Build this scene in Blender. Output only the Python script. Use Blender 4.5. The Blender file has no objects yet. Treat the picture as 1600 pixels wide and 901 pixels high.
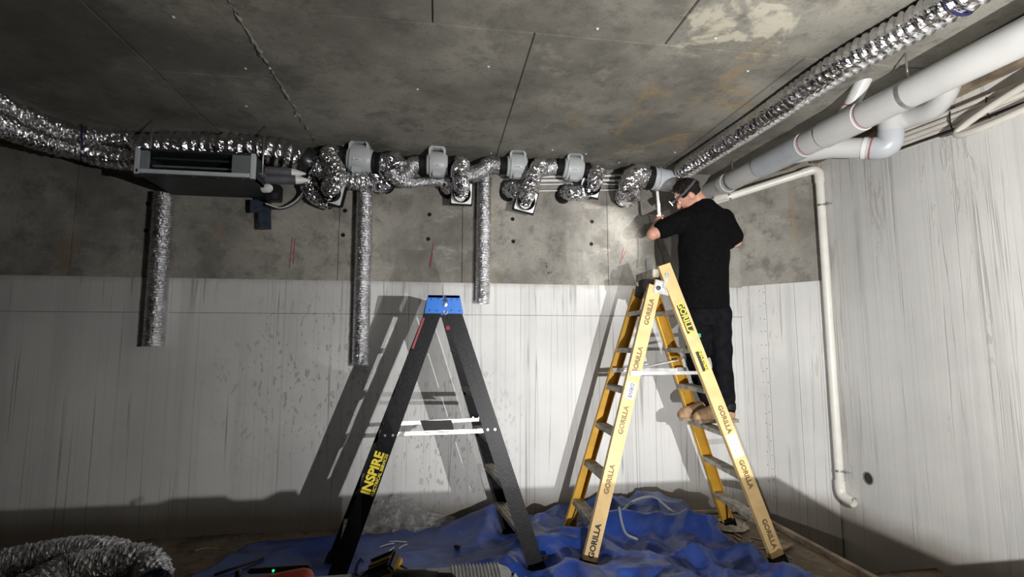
import bpy, bmesh, math, random
import numpy as np
from mathutils import Vector, Matrix, noise as mnoise

# ------------------------------------------------------------------ camera, world, exposure
SC = bpy.context.scene
COL = SC.collection
F, PSI, TH = 780.0, math.radians(8.4), math.radians(6.1)
EYE = Vector((0, 0, 1.4))
cam_d = bpy.data.cameras.new('camera'); cam = bpy.data.objects.new('camera', cam_d); COL.objects.link(cam)
cam_d.sensor_width = 36; cam_d.lens = 36 * F / 1600; cam_d.clip_start = .02
cam.location = EYE; cam.rotation_euler = (math.pi / 2 + TH, 0, -PSI)
SC.camera = cam
w = bpy.data.worlds.new('world'); SC.world = w; w.use_nodes = True
w.node_tree.nodes['Background'].inputs[0].default_value = (.5, .52, .55, 1)
w.node_tree.nodes['Background'].inputs[1].default_value = 0.02
SC.view_settings.view_transform = 'Standard'; SC.view_settings.look = 'None'
SC.view_settings.gamma = 1; SC.view_settings.use_curve_mapping = False
SC.view_settings.exposure = 0.0
LAMP_A = Vector((1.27, -.02, 1.43)); LAMP_A_AIM = Vector((3.05, 3.75, 1.70)); LAMP_A_W = 136; LAMP_A_SPREAD = 180
LAMP_B = Vector((.62, .60, .50)); LAMP_B_AIM = Vector((1.25, 4.0, .95)); LAMP_B_W = 13; LAMP_B_SPREAD = 74
HEAD_W = 3.0

_f = Vector((math.sin(PSI), math.cos(PSI), 0)); _r = Vector((math.cos(PSI), -math.sin(PSI), 0)); _z = Vector((0, 0, 1))
_fw = _f * math.cos(TH) + _z * math.sin(TH); _up = -_f * math.sin(TH) + _z * math.cos(TH)
def at(px, py, Y=None, X=None, Z=None):
    d = _fw * F + _r * (px - 800) + _up * (450.5 - py)
    if Y is not None: t = (Y - EYE.y) / d.y
    elif X is not None: t = (X - EYE.x) / d.x
    else: t = (Z - EYE.z) / d.z
    return EYE + d * t
V = Vector
rng = random.Random(7)

# ------------------------------------------------------------------ materials
class NT:
    def __init__(s, name):
        s.m = bpy.data.materials.new(name); s.m.use_nodes = True
        s.t = s.m.node_tree; s.b = s.t.nodes['Principled BSDF']
        s.co = s.n('ShaderNodeTexCoord').outputs['Object']
    def n(s, ty, **kw):
        o = s.t.nodes.new(ty)
        for k, v in kw.items(): setattr(o, k, v)
        return o
    def link(s, a, b): s.t.links.new(a, b)
    def put(s, sock, v):
        if hasattr(v, 'is_linked') or hasattr(v, 'links'): s.link(v, sock)
        elif isinstance(v, (tuple, list)) and len(v) == 3 and sock.type == 'RGBA': sock.default_value = (*v, 1)
        else: sock.default_value = v
    def map(s, sc=(1, 1, 1), loc=(0, 0, 0), rot=(0, 0, 0)):
        o = s.n('ShaderNodeMapping'); s.link(s.co, o.inputs[0])
        o.inputs['Scale'].default_value = sc; o.inputs['Location'].default_value = loc; o.inputs['Rotation'].default_value = rot
        return o.outputs[0]
    def noise(s, scale, detail=4, rough=.55, vec=None, dist=0):
        o = s.n('ShaderNodeTexNoise'); s.link(vec or s.co, o.inputs['Vector'])
        o.inputs['Scale'].default_value = scale; o.inputs['Detail'].default_value = detail
        o.inputs['Roughness'].default_value = rough; o.inputs['Distortion'].default_value = dist
        return o.outputs['Fac']
    def voro(s, scale, vec=None, feature='F1'):
        o = s.n('ShaderNodeTexVoronoi', feature=feature); s.link(vec or s.co, o.inputs['Vector']); o.inputs['Scale'].default_value = scale
        return o.outputs['Distance']
    def rng(s, x, a, b, c=0, d=1, smooth=True):
        o = s.n('ShaderNodeMapRange', interpolation_type='SMOOTHSTEP' if smooth else 'LINEAR')
        s.put(o.inputs[0], x)
        for i, v in enumerate((a, b, c, d)): o.inputs[i + 1].default_value = v
        return o.outputs[0]
    def math(s, op, a, b=0.0, clamp=False):
        o = s.n('ShaderNodeMath', operation=op, use_clamp=clamp); s.put(o.inputs[0], a); s.put(o.inputs[1], b); return o.outputs[0]
    def mix(s, fac, a, b):
        o = s.n('ShaderNodeMix', data_type='RGBA'); s.put(o.inputs[0], fac); s.put(o.inputs[6], a); s.put(o.inputs[7], b); return o.outputs[2]
    def axis(s):
        o = s.n('ShaderNodeSeparateXYZ'); s.link(s.co, o.inputs[0]); return o.outputs
    def line(s, x, wd):     # thin contour line where x crosses .5
        return s.rng(s.math('ABSOLUTE', s.math('SUBTRACT', x, .5)), 0, wd, 1, 0)
    def blob(s, p, r, soft=.5, warp=.3, wsc=3):
        o = s.n('ShaderNodeVectorMath', operation='DISTANCE'); s.link(s.co, o.inputs[0]); o.inputs[1].default_value = p
        d = s.math('ADD', o.outputs['Value'], s.math('MULTIPLY', s.math('SUBTRACT', s.noise(wsc, 4), .5), warp * 2))
        return s.rng(d, r * (1 - soft), r, 1, 0)
    def bump(s, h, strength=.3, dist=.01):
        o = s.n('ShaderNodeBump'); s.put(o.inputs['Height'], h); o.inputs['Strength'].default_value = strength; o.inputs['Distance'].default_value = dist
        s.link(o.outputs[0], s.b.inputs['Normal'])
    def done(s, col, rough=.6, metal=0.0, **kw):
        s.put(s.b.inputs['Base Color'], col); s.put(s.b.inputs['Roughness'], rough); s.put(s.b.inputs['Metallic'], metal)
        for k, v in kw.items(): s.put(s.b.inputs[k.replace('_', ' ')], v)
        return s.m

def simple(name, c, rough=.5, metal=0.0, var=.12, scale=8, bump=0.0, bscale=60, **kw):
    n = NT(name)
    nz = n.noise(scale, 4)
    col = n.mix(n.rng(nz, .3, .7), tuple(x * (1 - var) for x in c), tuple(min(1, x * (1 + var)) for x in c))
    if bump: n.bump(n.noise(bscale, 3), bump, .004)
    return n.done(col, rough, metal, **kw)

def mk_concrete(name, base=(.235, .225, .20), ceil=False, bump=.4):
    n = NT(name)
    big = n.noise(1.3, 6, .6); mid = n.noise(6, 6, .65); fine = n.noise(55, 4, .7)
    col = n.mix(n.rng(big, .32, .68), tuple(x * .58 for x in base), tuple(x * 1.28 for x in base))
    col = n.mix(n.math('MULTIPLY', n.rng(mid, .47, .68), .7), col, tuple(x * .45 for x in base))
    col = n.mix(n.math('MULTIPLY', n.rng(n.noise(3.1, 5, .7, vec=n.map((1, 1, 2.2), (4, 2, 7))), .56, .7), .5), col, tuple(x * 1.5 for x in base))
    col = n.mix(n.math('MULTIPLY', n.rng(fine, .54, .7), .5), col, tuple(x * .35 for x in base))
    if ceil:
        # ochre leach marks and pale efflorescence towards the right of the slab, damp patch on the left
        och = n.rng(n.noise(2.6, 6, .7, vec=n.map((1, 1, 1), (9, 3, 0)), dist=.8), .5, .68)
        m1 = n.math('MULTIPLY', och, n.math('MAXIMUM', n.blob((1.55, 3.1, 2.92), 1.0, .9), n.blob((1.5, 2.05, 2.92), .5, .8)))
        col = n.mix(n.math('MULTIPLY', m1, .8), col, (.36, .25, .10))
        pale = n.math('MULTIPLY', n.rng(n.noise(4.5, 5, .6, vec=n.map((1, 1, 1), (1, 8, 0)), dist=.6), .46, .56), n.blob((1.42, 2.02, 2.92), .42, .45, .25))
        col = n.mix(n.math('MULTIPLY', pale, .8), col, (.50, .47, .38))
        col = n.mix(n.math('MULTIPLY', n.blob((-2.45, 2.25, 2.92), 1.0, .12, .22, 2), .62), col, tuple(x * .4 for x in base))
    else:
        drip = n.math('MULTIPLY', n.rng(n.noise(4, 3, .6, vec=n.map((1.5, 1.5, .16))), .58, .66), n.rng(n.noise(1.2, 2), .5, .6))
        col = n.mix(n.math('MULTIPLY', drip, .4), col, (.30, .20, .10))
        red = n.math('MULTIPLY', n.line(n.noise(1.0, 2, .5, vec=n.map((4, 4, .5), (3, 0, 0))), .0016), n.rng(n.noise(1.6, 2, vec=n.map((1, 1, 1), (0, 0, 5))), .58, .64))
        col = n.mix(n.math('MULTIPLY', red, .7), col, (.30, .06, .05))
        pale = n.math('MULTIPLY', n.rng(n.noise(3, 4, .6, vec=n.map((1, 1, .3), (5, 5, 5))), .55, .72), n.blob((1.6, 4.1, 2.2), 1.3, .8))
        col = n.mix(n.math('MULTIPLY', pale, .55), col, (.46, .45, .41))
    pits = n.rng(n.voro(28), .0, .13, 0, 1)
    n.bump(n.math('ADD', n.math('MULTIPLY', n.noise(18, 6, .7), .8), n.math('MULTIPLY', pits, .35)), bump, .012)
    return n.done(col, .88)

def mk_facing(name, side=False):
    n = NT(name); ax = n.axis()
    base = (.60, .598, .585) if not side else (.64, .635, .615)
    col = n.mix(n.rng(n.noise(1.1, 4), .3, .7), tuple(x * .88 for x in base), tuple(x * 1.08 for x in base))
    streak = n.noise(1, 4, .6, vec=n.map((7, 7, .22)))
    col = n.mix(n.math('MULTIPLY', n.rng(streak, .52, .7), .28), col, tuple(x * .62 for x in base))
    brk = n.rng(n.noise(1, 2, vec=n.map((6, 6, .9), (2, 5, 1))), .38, .52)
    brk2 = n.rng(n.noise(1, 2, vec=n.map((5, 5, .6), (8, 1, 6))), .42, .56)
    if not side:
        l1 = n.math('MULTIPLY', n.line(n.noise(1, 1.5, .5, vec=n.map((9, 9, .07))), .007), brk)
        l2 = n.math('MULTIPLY', n.line(n.noise(1, 1.5, .5, vec=n.map((13, 13, .09), (3, 3, 2))), .007), brk2)
        top = n.rng(ax[2], 1.50, 1.86)
        l3 = n.math('MULTIPLY', n.rng(n.noise(1, 3, .55, vec=n.map((26, 26, .9), (1, 0, 3))), .6, .66), top)
        ln = n.math('MAXIMUM', n.math('MAXIMUM', l1, l2), n.math('MULTIPLY', l3, .8))
        sp = n.rng(n.noise(1, 2, .5, vec=n.map((34, 34, 17), (0, 0, 0), (0, .5, 0))), .61, .65)
        spm = n.math('MAXIMUM', n.blob((-.95, 4.1, 1.15), 1.0, .8, .4), n.blob((.1, 4.1, .6), .9, .8, .4))
        ln = n.math('MAXIMUM', ln, n.math('MULTIPLY', n.math('MULTIPLY', sp, spm), .75))
        col = n.mix(n.math('MULTIPLY', ln, .62), col, (.16, .155, .14))
        lip = n.math('MULTIPLY', n.rng(n.math('ADD', ax[2], n.math('MULTIPLY', n.noise(9, 4), .1)), 1.88, 1.97), .7)
        col = n.mix(lip, col, (.30, .285, .25))
        h = n.math('SUBTRACT', n.math('MULTIPLY', n.noise(30, 4), .25), n.math('MULTIPLY', ln, .6))
        n.bump(h, .25, .006)
    else:
        warp = n.noise(1.6, 3, vec=n.map((1, 1, .7)))
        g = n.noise(1, 4, .55, vec=n.map((9, 9, .16)), dist=.15)
        l1 = n.math('MULTIPLY', n.line(g, .022), n.rng(n.noise(1, 3, vec=n.map((4, 4, 1.1), (0, 2, 0))), .40, .6))
        l2 = n.math('MULTIPLY', n.line(n.noise(1, 3, .5, vec=n.map((15, 15, .12), (4, 4, 0))), .010), brk2)
        ln = n.math('MAXIMUM', l1, n.math('MULTIPLY', l2, .7))
        col = n.mix(n.math('MULTIPLY', ln, .62), col, (.34, .33, .30))
        peel = n.math('MULTIPLY', n.rng(n.noise(1, 6, .7, vec=n.map((14, 14, 2.4), (2, 2, 9)), dist=1.0), .57, .64), n.rng(n.noise(1, 2, vec=n.map((3, 3, .25), (7, 3, 0))), .5, .6))
        col = n.mix(n.math('MULTIPLY', peel, .5), col, (.40, .38, .33))
        h = n.math('SUBTRACT', n.math('MULTIPLY', g, .9), n.math('ADD', n.math('MULTIPLY', ln, .35), n.math('MULTIPLY', peel, .3)))
        n.bump(h, .38, .014)
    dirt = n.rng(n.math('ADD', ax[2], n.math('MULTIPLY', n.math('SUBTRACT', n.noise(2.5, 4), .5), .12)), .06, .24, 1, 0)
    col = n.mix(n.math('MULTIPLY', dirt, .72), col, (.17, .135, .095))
    return n.done(col, .62 if not side else .5)

def mk_foil(name, rough=.22, bump=.5, sc=55, tint=(.80, .80, .82)):
    n = NT(name)
    n.bump(n.math('ADD', n.voro(sc), n.noise(sc * 1.7, 2)), bump, .006)
    return n.done(n.mix(n.rng(n.noise(20, 3), .35, .65), tuple(x * .8 for x in tint), tint), n.rng(n.noise(9, 2), .3, .7, rough * .7, rough * 1.4), 1.0)

def mk_floor():
    n = NT('dirt_floor')
    c = n.mix(n.rng(n.noise(2.2, 6, .65), .32, .68), (.085, .06, .038), (.24, .18, .12))
    c = n.mix(n.math('MULTIPLY', n.rng(n.noise(24, 5, .7), .52, .7), .7), c, (.30, .25, .18))
    c = n.mix(n.math('MULTIPLY', n.rng(n.noise(7, 4, .7, vec=n.map((1, 1, 1), (5, 5, 0))), .55, .66), .7), c, (.04, .03, .022))
    n.bump(n.noise(30, 6, .75), .7, .02)
    return n.done(c, .9)

def mk_tarp():
    n = NT('blue_tarpaulin')
    c = n.mix(n.rng(n.noise(3, 4), .35, .68), (.009, .030, .15), (.018, .062, .33))
    c = n.mix(n.math('MULTIPLY', n.rng(n.noise(9, 5, .7), .6, .75), .5), c, (.10, .13, .18))
    n.bump(n.math('ADD', n.noise(26, 4, .6), n.math('MULTIPLY', n.voro(7), 1.2)), .22, .02)
    return n.done(c, .38, Specular_IOR_Level=.55)

M = {}
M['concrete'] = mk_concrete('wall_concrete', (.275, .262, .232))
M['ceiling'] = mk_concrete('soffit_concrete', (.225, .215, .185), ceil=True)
M['joint'] = simple('joint_dark', (.06, .056, .05), .9)
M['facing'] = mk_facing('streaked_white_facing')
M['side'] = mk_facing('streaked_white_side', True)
M['plain'] = simple('plain_concrete', (.20, .19, .175), .9, var=.2, scale=2, bump=.3)
M['floor'] = mk_floor(); M['tarp'] = mk_tarp()
M['foil'] = mk_foil('crinkled_foil', .15, .30, 70); M['foil_fine'] = mk_foil('ribbed_foil', .26, .45, 110); M['foil_rib'] = mk_foil('coiled_foil', .17, .16, 60); M['foil_dull'] = mk_foil('dull_foil', .42, .6, 40, (.62, .62, .64))
M['alu'] = simple('aluminium', (.70, .70, .70), .35, 1.0, .15, 14, .1)
M['alu_dirty'] = simple('dusty_aluminium', (.34, .31, .26), .6, .25, .45, 16, .2)
M['steel'] = simple('galvanised_steel', (.55, .57, .58), .38, .9, .12, 20)
M['dark_steel'] = simple('dark_steel', (.035, .04, .043), .5, .3, .2)
M['frame_grey'] = simple('pale_grey_frame', (.52, .55, .58), .45, 0, .08)
M['black'] = simple('black_plastic', (.012, .012, .013), .42, 0, .2)
M['rubber'] = simple('black_rubber', (.007, .007, .007), .7, 0, .4, 30, .3, Specular_IOR_Level=.25)
M['tape_black'] = simple('black_tape', (.02, .02, .024), .3, 0, .3, 30, .4, 40)
M['fan_grey'] = simple('fan_grey_plastic', (.46, .48, .49), .4, 0, .04)
M['pvc_grey'] = simple('pvc_grey', (.44, .46, .49), .38, 0, .06)
M['pvc_white'] = simple('pvc_white', (.54, .54, .53), .38, 0, .05, 5, .06)
M['cream'] = simple('cream_pipe', (.76, .74, .68), .33, 0, .05)
M['hose'] = simple('white_hose', (.60, .57, .52), .5, 0, .06)
M['white'] = simple('white_plastic', (.75, .75, .73), .4, 0, .04)
M['red'] = simple('red_mark', (.45, .03, .06), .6)
M['insul'] = simple('grey_foam_insulation', (.085, .082, .095), .62, 0, .2, 20)
M['navy'] = simple('navy_strap', (.015, .014, .075), .5)
M['navy_foam'] = simple('navy_foam', (.022, .032, .055), .8, 0, .4, 30, .4)
M['timber'] = simple('dirty_timber', (.26, .20, .14), .85, 0, .4, 9, .4)
M['pale_timber'] = simple('pale_timber', (.42, .38, .28), .8, 0, .25, 9, .2)
M['yellow'] = simple('yellow_fibreglass', (.64, .45, .21), .5, 0, .12, 9, .1, 60, Specular_IOR_Level=.3)
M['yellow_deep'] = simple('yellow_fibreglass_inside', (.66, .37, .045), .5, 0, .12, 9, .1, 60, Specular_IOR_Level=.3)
M['rail_black'] = simple('black_fibreglass', (.0045, .005, .0065), .42, 0, .5, 40, .25, 120, Specular_IOR_Level=.22)
M['blue'] = simple('blue_plastic', (.015, .16, .62), .4, 0, .06)
M['print_dark'] = simple('faded_black_print', (.16, .11, .05), .6, 0, .5, 60)
M['print_yellow'] = simple('yellow_print', (.85, .68, .06), .5)
M['print_black'] = simple('black_print', (.02, .02, .02), .5)
M['sticker'] = simple('white_sticker', (.72, .72, .74), .45, 0, .12, 40)
M['skin'] = simple('skin', (.52, .27, .19), .5, 0, .12, 20)
M['shirt'] = simple('black_shirt', (.0035, .0035, .004), .9, 0, .3, 40, .3, 200, Specular_IOR_Level=.08)
M['trousers'] = simple('black_trousers', (.005, .005, .0065), .9, 0, .4, 20, .4, 120, Specular_IOR_Level=.1)
M['hair'] = simple('dark_hair', (.010, .007, .006), .7, 0, .4, 80, .7, 150, Specular_IOR_Level=.2)
M['boot'] = simple('tan_suede', (.34, .21, .12), .8, 0, .25, 25, .3)
M['sole'] = simple('boot_sole', (.20, .15, .10), .8, 0, .2)
M['tool_red'] = simple('red_tool_plastic', (.33, .035, .015), .5, 0, .2)
M['tool_yellow'] = simple('yellow_tool_plastic', (.70, .40, .02), .42, 0, .1)
M['tool_blue'] = simple('blue_grip', (.01, .02, .16), .45)
M['green'] = simple('green_tag', (.03, .40, .18), .5)
M['foam_white'] = simple('white_foam_wrap', (.50, .51, .52), .55, 0, .2, 30, .4, 90)
M['cardboard'] = simple('cardboard', (.32, .23, .13), .85, 0, .1)
def mk_emit(name, c, s):
    n = NT(name); return n.done(c, .4, 0.0, Emission_Color=c, Emission_Strength=s)
M['lens'] = mk_emit('lit_lens', (1, .97, .9), 14.0)
M['led'] = mk_emit('green_led', (.02, .9, .35), 1.5)
def mk_film():
    n = NT('clear_film'); tr = n.n('ShaderNodeBsdfTransparent'); mx = n.n('ShaderNodeMixShader')
    n.bump(n.math('ADD', n.voro(38), n.noise(45, 3)), .9, .02)
    n.done((.75, .76, .78), .18)
    f = n.rng(n.noise(16, 4), .35, .7, .18, .55)
    n.link(f, mx.inputs[0]); n.link(tr.outputs[0], mx.inputs[1]); n.link(n.b.outputs[0], mx.inputs[2])
    n.link(mx.outputs[0], n.t.nodes['Material Output'].inputs[0]); return n.m
M['film'] = mk_film()

# ------------------------------------------------------------------ mesh helpers
class MB:
    def __init__(s): s.v = []; s.f = []; s.sm = []
    def add(s, vs, fs, smooth=False):
        o = len(s.v); s.v += [V(p) for p in vs]; s.f += [tuple(i + o for i in f) for f in fs]; s.sm += [smooth] * len(fs); return s
    def box(s, lo, hi, R=None, c=None, bev=0.0):
        lo = V(lo); hi = V(hi)
        if bev <= 0:
            vs = [V((x, y, z)) for z in (lo.z, hi.z) for y in (lo.y, hi.y) for x in (lo.x, hi.x)]
            fs = [(0, 2, 3, 1), (4, 5, 7, 6), (0, 1, 5, 4), (2, 6, 7, 3), (0, 4, 6, 2), (1, 3, 7, 5)]
        else:
            bm = bmesh.new(); bmesh.ops.create_cube(bm, size=1)
            for v in bm.verts: v.co = V(((lo.x + hi.x) / 2 + v.co.x * (hi.x - lo.x), (lo.y + hi.y) / 2 + v.co.y * (hi.y - lo.y), (lo.z + hi.z) / 2 + v.co.z * (hi.z - lo.z)))
            bmesh.ops.bevel(bm, geom=bm.edges[:], offset=bev, segments=2, affect='EDGES')
            bm.verts.index_update(); vs = [v.co.copy() for v in bm.verts]; fs = [tuple(v.index for v in f.verts) for f in bm.faces]; bm.free()
        if R is not None:
            c = V(c) if c is not None else V((0, 0, 0)); vs = [c + R @ p for p in vs]
        return s.add(vs, fs)
    def prism(s, poly, ex, origin, ux, uy):       # polygon in (ux,uy) plane extruded by vector ex
        origin = V(origin); ux = V(ux); uy = V(uy); ex = V(ex); n = len(poly)
        a = [origin + ux * p[0] + uy * p[1] for p in poly]; b = [p + ex for p in a]
        return s.add(a + b, [tuple(range(n))[::-1], tuple(range(n, 2 * n))] + [(i, (i + 1) % n, n + (i + 1) % n, n + i) for i in range(n)])
    def tube(s, pts, r, seg=12, cap=True, smooth=True, up=None, sx=1.0):
        pts = [V(p) for p in pts]; rs = r if isinstance(r, (list, tuple)) else [r] * len(pts)
        T = []
        for i in range(len(pts)):
            d = pts[min(i + 1, len(pts) - 1)] - pts[max(i - 1, 0)]; T.append(d.normalized())
        n = V(up) if up is not None else (V((0, 0, 1)) if abs(T[0].z) < .9 else V((1, 0, 0)))
        vs = []
        for i, p in enumerate(pts):
            n = (n - T[i] * n.dot(T[i])).normalized(); b = T[i].cross(n)
            for k in range(seg):
                a = 2 * math.pi * k / seg; vs.append(p + (n * math.cos(a) + b * math.sin(a) * sx) * rs[i])
        fs = [(i * seg + k, i * seg + (k + 1) % seg, (i + 1) * seg + (k + 1) % seg, (i + 1) * seg + k) for i in range(len(pts) - 1) for k in range(seg)]
        s.add(vs, fs, smooth)
        if cap:
            o = len(s.v) - len(vs); m = len(pts) - 1
            s.f.append(tuple(o + k for k in range(seg))[::-1]); s.f.append(tuple(o + m * seg + k for k in range(seg))); s.sm += [False, False]
        return s
    def lathe(s, prof, c, axis, seg=28, a0=0.0, a1=2 * math.pi, ref=None, smooth=True):   # prof: (along, radius)
        c = V(c); ax = V(axis).normalized(); n = V(ref) if ref is not None else (V((0, 0, 1)) if abs(ax.z) < .9 else V((1, 0, 0)))
        n = (n - ax * n.dot(ax)).normalized(); b = ax.cross(n); full = abs(a1 - a0 - 2 * math.pi) < 1e-6; m = seg if full else seg + 1
        vs = [c + ax * t + (n * math.cos(a0 + (a1 - a0) * k / seg) + b * math.sin(a0 + (a1 - a0) * k / seg)) * r for t, r in prof for k in range(m)]
        fs = [(i * m + k, (i + 1) * m + k, (i + 1) * m + (k + 1) % m, i * m + (k + 1) % m) for i in range(len(prof) - 1) for k in range(seg)]
        return s.add(vs, fs, smooth)
    def ball(s, c, r, R=None, seg=14, rings=9):
        r = V(r) if not isinstance(r, (int, float)) else V((r, r, r)); c = V(c); vs = []
        for i in range(rings + 1):
            t = math.pi * i / rings
            for k in range(seg):
                a = 2 * math.pi * k / seg; p = V((r.x * math.sin(t) * math.cos(a), r.y * math.sin(t) * math.sin(a), r.z * math.cos(t)))
                vs.append(c + (R @ p if R is not None else p))
        return s.add(vs, [(i * seg + k, (i + 1) * seg + k, (i + 1) * seg + (k + 1) % seg, i * seg + (k + 1) % seg) for i in range(rings) for k in range(seg)], True)
    def cap(s, a, ra, b, rb, seg=12):             # tapered capsule
        a = V(a); b = V(b); d = (b - a).normalized(); pts = []; rs = []
        for i in range(5):
            t = -math.pi / 2 + i * math.pi / 8; pts.append(a + d * ra * math.sin(t)); rs.append(max(ra * math.cos(t), ra * .02))
        for i in range(5):
            t = i * math.pi / 8; pts.append(b + d * rb * math.sin(t)); rs.append(max(rb * math.cos(t), rb * .02))
        return s.tube(pts, rs, seg)
    def loft(s, rings, seg=24):                   # rings: (centre, x-vector, y-vector)
        vs = [V(c) + V(x) * math.cos(2 * math.pi * k / seg) + V(y) * math.sin(2 * math.pi * k / seg) for c, x, y in rings for k in range(seg)]
        m = len(rings) - 1
        fs = [(i * seg + k, i * seg + (k + 1) % seg, (i + 1) * seg + (k + 1) % seg, (i + 1) * seg + k) for i in range(m) for k in range(seg)]
        fs += [tuple(range(seg))[::-1], tuple(m * seg + k for k in range(seg))]
        return s.add(vs, fs, True)

ROOT = {}
def link(o, parent=None):
    COL.objects.link(o)
    if parent is not None: o.parent = parent
    return o
def thing(name, label, cat, loc, group=None):
    o = bpy.data.objects.new(name, None); o.empty_display_size = .1; o.location = loc; link(o)
    o['label'] = label; o['category'] = cat
    if group: o['group'] = group
    ROOT[o] = V(loc); return o
def build(name, mb, mat, parent=None, label=None, cat=None, group=None, kind=None, world=False, bevel=0.0):
    if parent is not None: base = ROOT[parent]
    elif world: base = V((0, 0, 0))
    else:
        xs = [p.x for p in mb.v]; ys = [p.y for p in mb.v]; zs = [p.z for p in mb.v]
        base = V(((min(xs) + max(xs)) / 2, (min(ys) + max(ys)) / 2, min(zs)))
    me = bpy.data.meshes.new(name); me.from_pydata([p - base for p in mb.v], [], mb.f); me.polygons.foreach_set('use_smooth', mb.sm); me.update()
    bm = bmesh.new(); bm.from_mesh(me); bmesh.ops.recalc_face_normals(bm, faces=bm.faces[:])
    if any(mb.sm):
        for e in bm.edges:
            if len(e.link_faces) == 2 and e.calc_face_angle(0) > .75: e.smooth = False
    bm.to_mesh(me); bm.free()
    me.materials.append(M[mat] if isinstance(mat, str) else mat)
    o = bpy.data.objects.new(name, me); link(o, parent)
    if parent is None: o.location = base
    ROOT[o] = base
    if bevel:
        b = o.modifiers.new('bevel', 'BEVEL'); b.width = bevel; b.segments = 2; b.limit_method = 'ANGLE'
    if label: o['label'] = label
    if cat: o['category'] = cat
    if group: o['group'] = group
    if kind: o['kind'] = kind
    return o
def cat_rom(pts, step):
    pts = [V(p) for p in pts]
    if len(pts) == 2: pts = [pts[0], (pts[0] + pts[1]) / 2, pts[1]]
    P = [pts[0] * 2 - pts[1]] + pts + [pts[-1] * 2 - pts[-2]]; out = []
    for i in range(1, len(P) - 2):
        n = max(2, int((P[i + 1] - P[i]).length / step * 3))
        for k in range(n):
            t = k / n; a, b, c, d = P[i - 1], P[i], P[i + 1], P[i + 2]
            out.append(.5 * ((2 * b) + (c - a) * t + (2 * a - 5 * b + 4 * c - d) * t * t + (3 * b - a - 3 * c + d) * t ** 3))
    out.append(pts[-1])
    res = [out[0]]; acc = 0.0                    # even spacing
    for a, b in zip(out, out[1:]):
        L = (b - a).length
        while acc + L >= step and L > 1e-9:
            t = (step - acc) / L; a = a.lerp(b, t); res.append(a.copy()); L = (b - a).length; acc = 0.0
        acc += L
    if (res[-1] - out[-1]).length > step * .4: res.append(out[-1])
    return res
def foil_mb(path, r, pitch=.03, amp=.005, crum=.004, seg=34, seed=1, per=5, mouth=True):
    rg = random.Random(seed); pts = cat_rom(path, pitch / per); n = len(pts); mb = MB(); T = []
    for i in range(n): T.append((pts[min(i + 2, n - 1)] - pts[max(i - 2, 0)]).normalized())
    nn = V((0, 0, 1)) if abs(T[0].z) < .8 else V((0, -1, 0)); vs = []
    for i in range(n):
        nn = (nn - T[i] * nn.dot(T[i])).normalized(); b = T[i].cross(nn)
        for k in range(seg):
            a = 2 * math.pi * k / seg
            ph = 2 * math.pi * (i / per) + a                                # the wire helix
            rr = r + amp * math.cos(ph) + rg.gauss(0, crum) * .45 + crum * 1.1 * mnoise.noise(V((pts[i].x * 25 + k, pts[i].y * 25, pts[i].z * 25 + seed)))
            vs.append(pts[i] + (nn * math.cos(a) + b * math.sin(a)) * rr)
    if mouth:                                                                # thin wall turned back inside at the far end
        for q, (back, rr) in enumerate(((0, r - .006), (4, r - .008), (10, r - .009))):
            j = max(0, n - 1 - back); t = T[j]; m2 = (nn - t * nn.dot(t)).normalized(); b = t.cross(m2)
            for k in range(seg):
                a = 2 * math.pi * k / seg; vs.append(pts[j] + (m2 * math.cos(a) + b * math.sin(a)) * rr)
    rings = len(vs) // seg
    mb.add(vs, [(i * seg + k, i * seg + (k + 1) % seg, (i + 1) * seg + (k + 1) % seg, (i + 1) * seg + k) for i in range(rings - 1) for k in range(seg)], False)
    return mb
def text_mb(s, size, origin, ux, uy, depth=.0012, bold=0.0, align='CENTER', shear=0.0):
    cu = bpy.data.curves.new('lettering', 'FONT'); cu.body = s; cu.size = size; cu.extrude = depth; cu.align_x = align; cu.align_y = 'CENTER'; cu.offset = bold; cu.shear = shear; cu.resolution_u = 3
    o = bpy.data.objects.new('tmp_text', cu); COL.objects.link(o)
    dg = bpy.context.evaluated_depsgraph_get(); me = bpy.data.meshes.new_from_object(o.evaluated_get(dg))
    ux = V(ux).normalized(); nz = ux.cross(V(uy)).normalized(); uy = nz.cross(ux)
    mb = MB().add([V(origin) + ux * v.co.x + uy * v.co.y + nz * v.co.z for v in me.vertices], [tuple(p.vertices) for p in me.polygons])
    bpy.data.objects.remove(o); bpy.data.curves.remove(cu); bpy.data.meshes.remove(me); return mb
def remesh(mb, voxel, smooth=4):
    me = bpy.data.meshes.new('tmp'); me.from_pydata(mb.v, [], mb.f); o = bpy.data.objects.new('tmp', me); COL.objects.link(o)
    bm = bmesh.new(); bm.from_mesh(me); bmesh.ops.recalc_face_normals(bm, faces=bm.faces[:]); bm.to_mesh(me); bm.free()
    m = o.modifiers.new('r', 'REMESH'); m.mode = 'VOXEL'; m.voxel_size = voxel; s = o.modifiers.new('s', 'SMOOTH'); s.factor = .5; s.iterations = smooth
    dg = bpy.context.evaluated_depsgraph_get(); ev = bpy.data.meshes.new_from_object(o.evaluated_get(dg))
    out = MB().add([v.co.copy() for v in ev.vertices], [tuple(p.vertices) for p in ev.polygons], True)
    bpy.data.objects.remove(o); bpy.data.meshes.remove(me); bpy.data.meshes.remove(ev); return out
def bend(a, b, c, r, n=7):                        # corner a-b-c rounded with radius r
    a, b, c = V(a), V(b), V(c); p = b + (a - b).normalized() * r; q = b + (c - b).normalized() * r
    return [p.lerp(b, t).lerp(b.lerp(q, t), t) for t in [i / n for i in range(n + 1)]]
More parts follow.
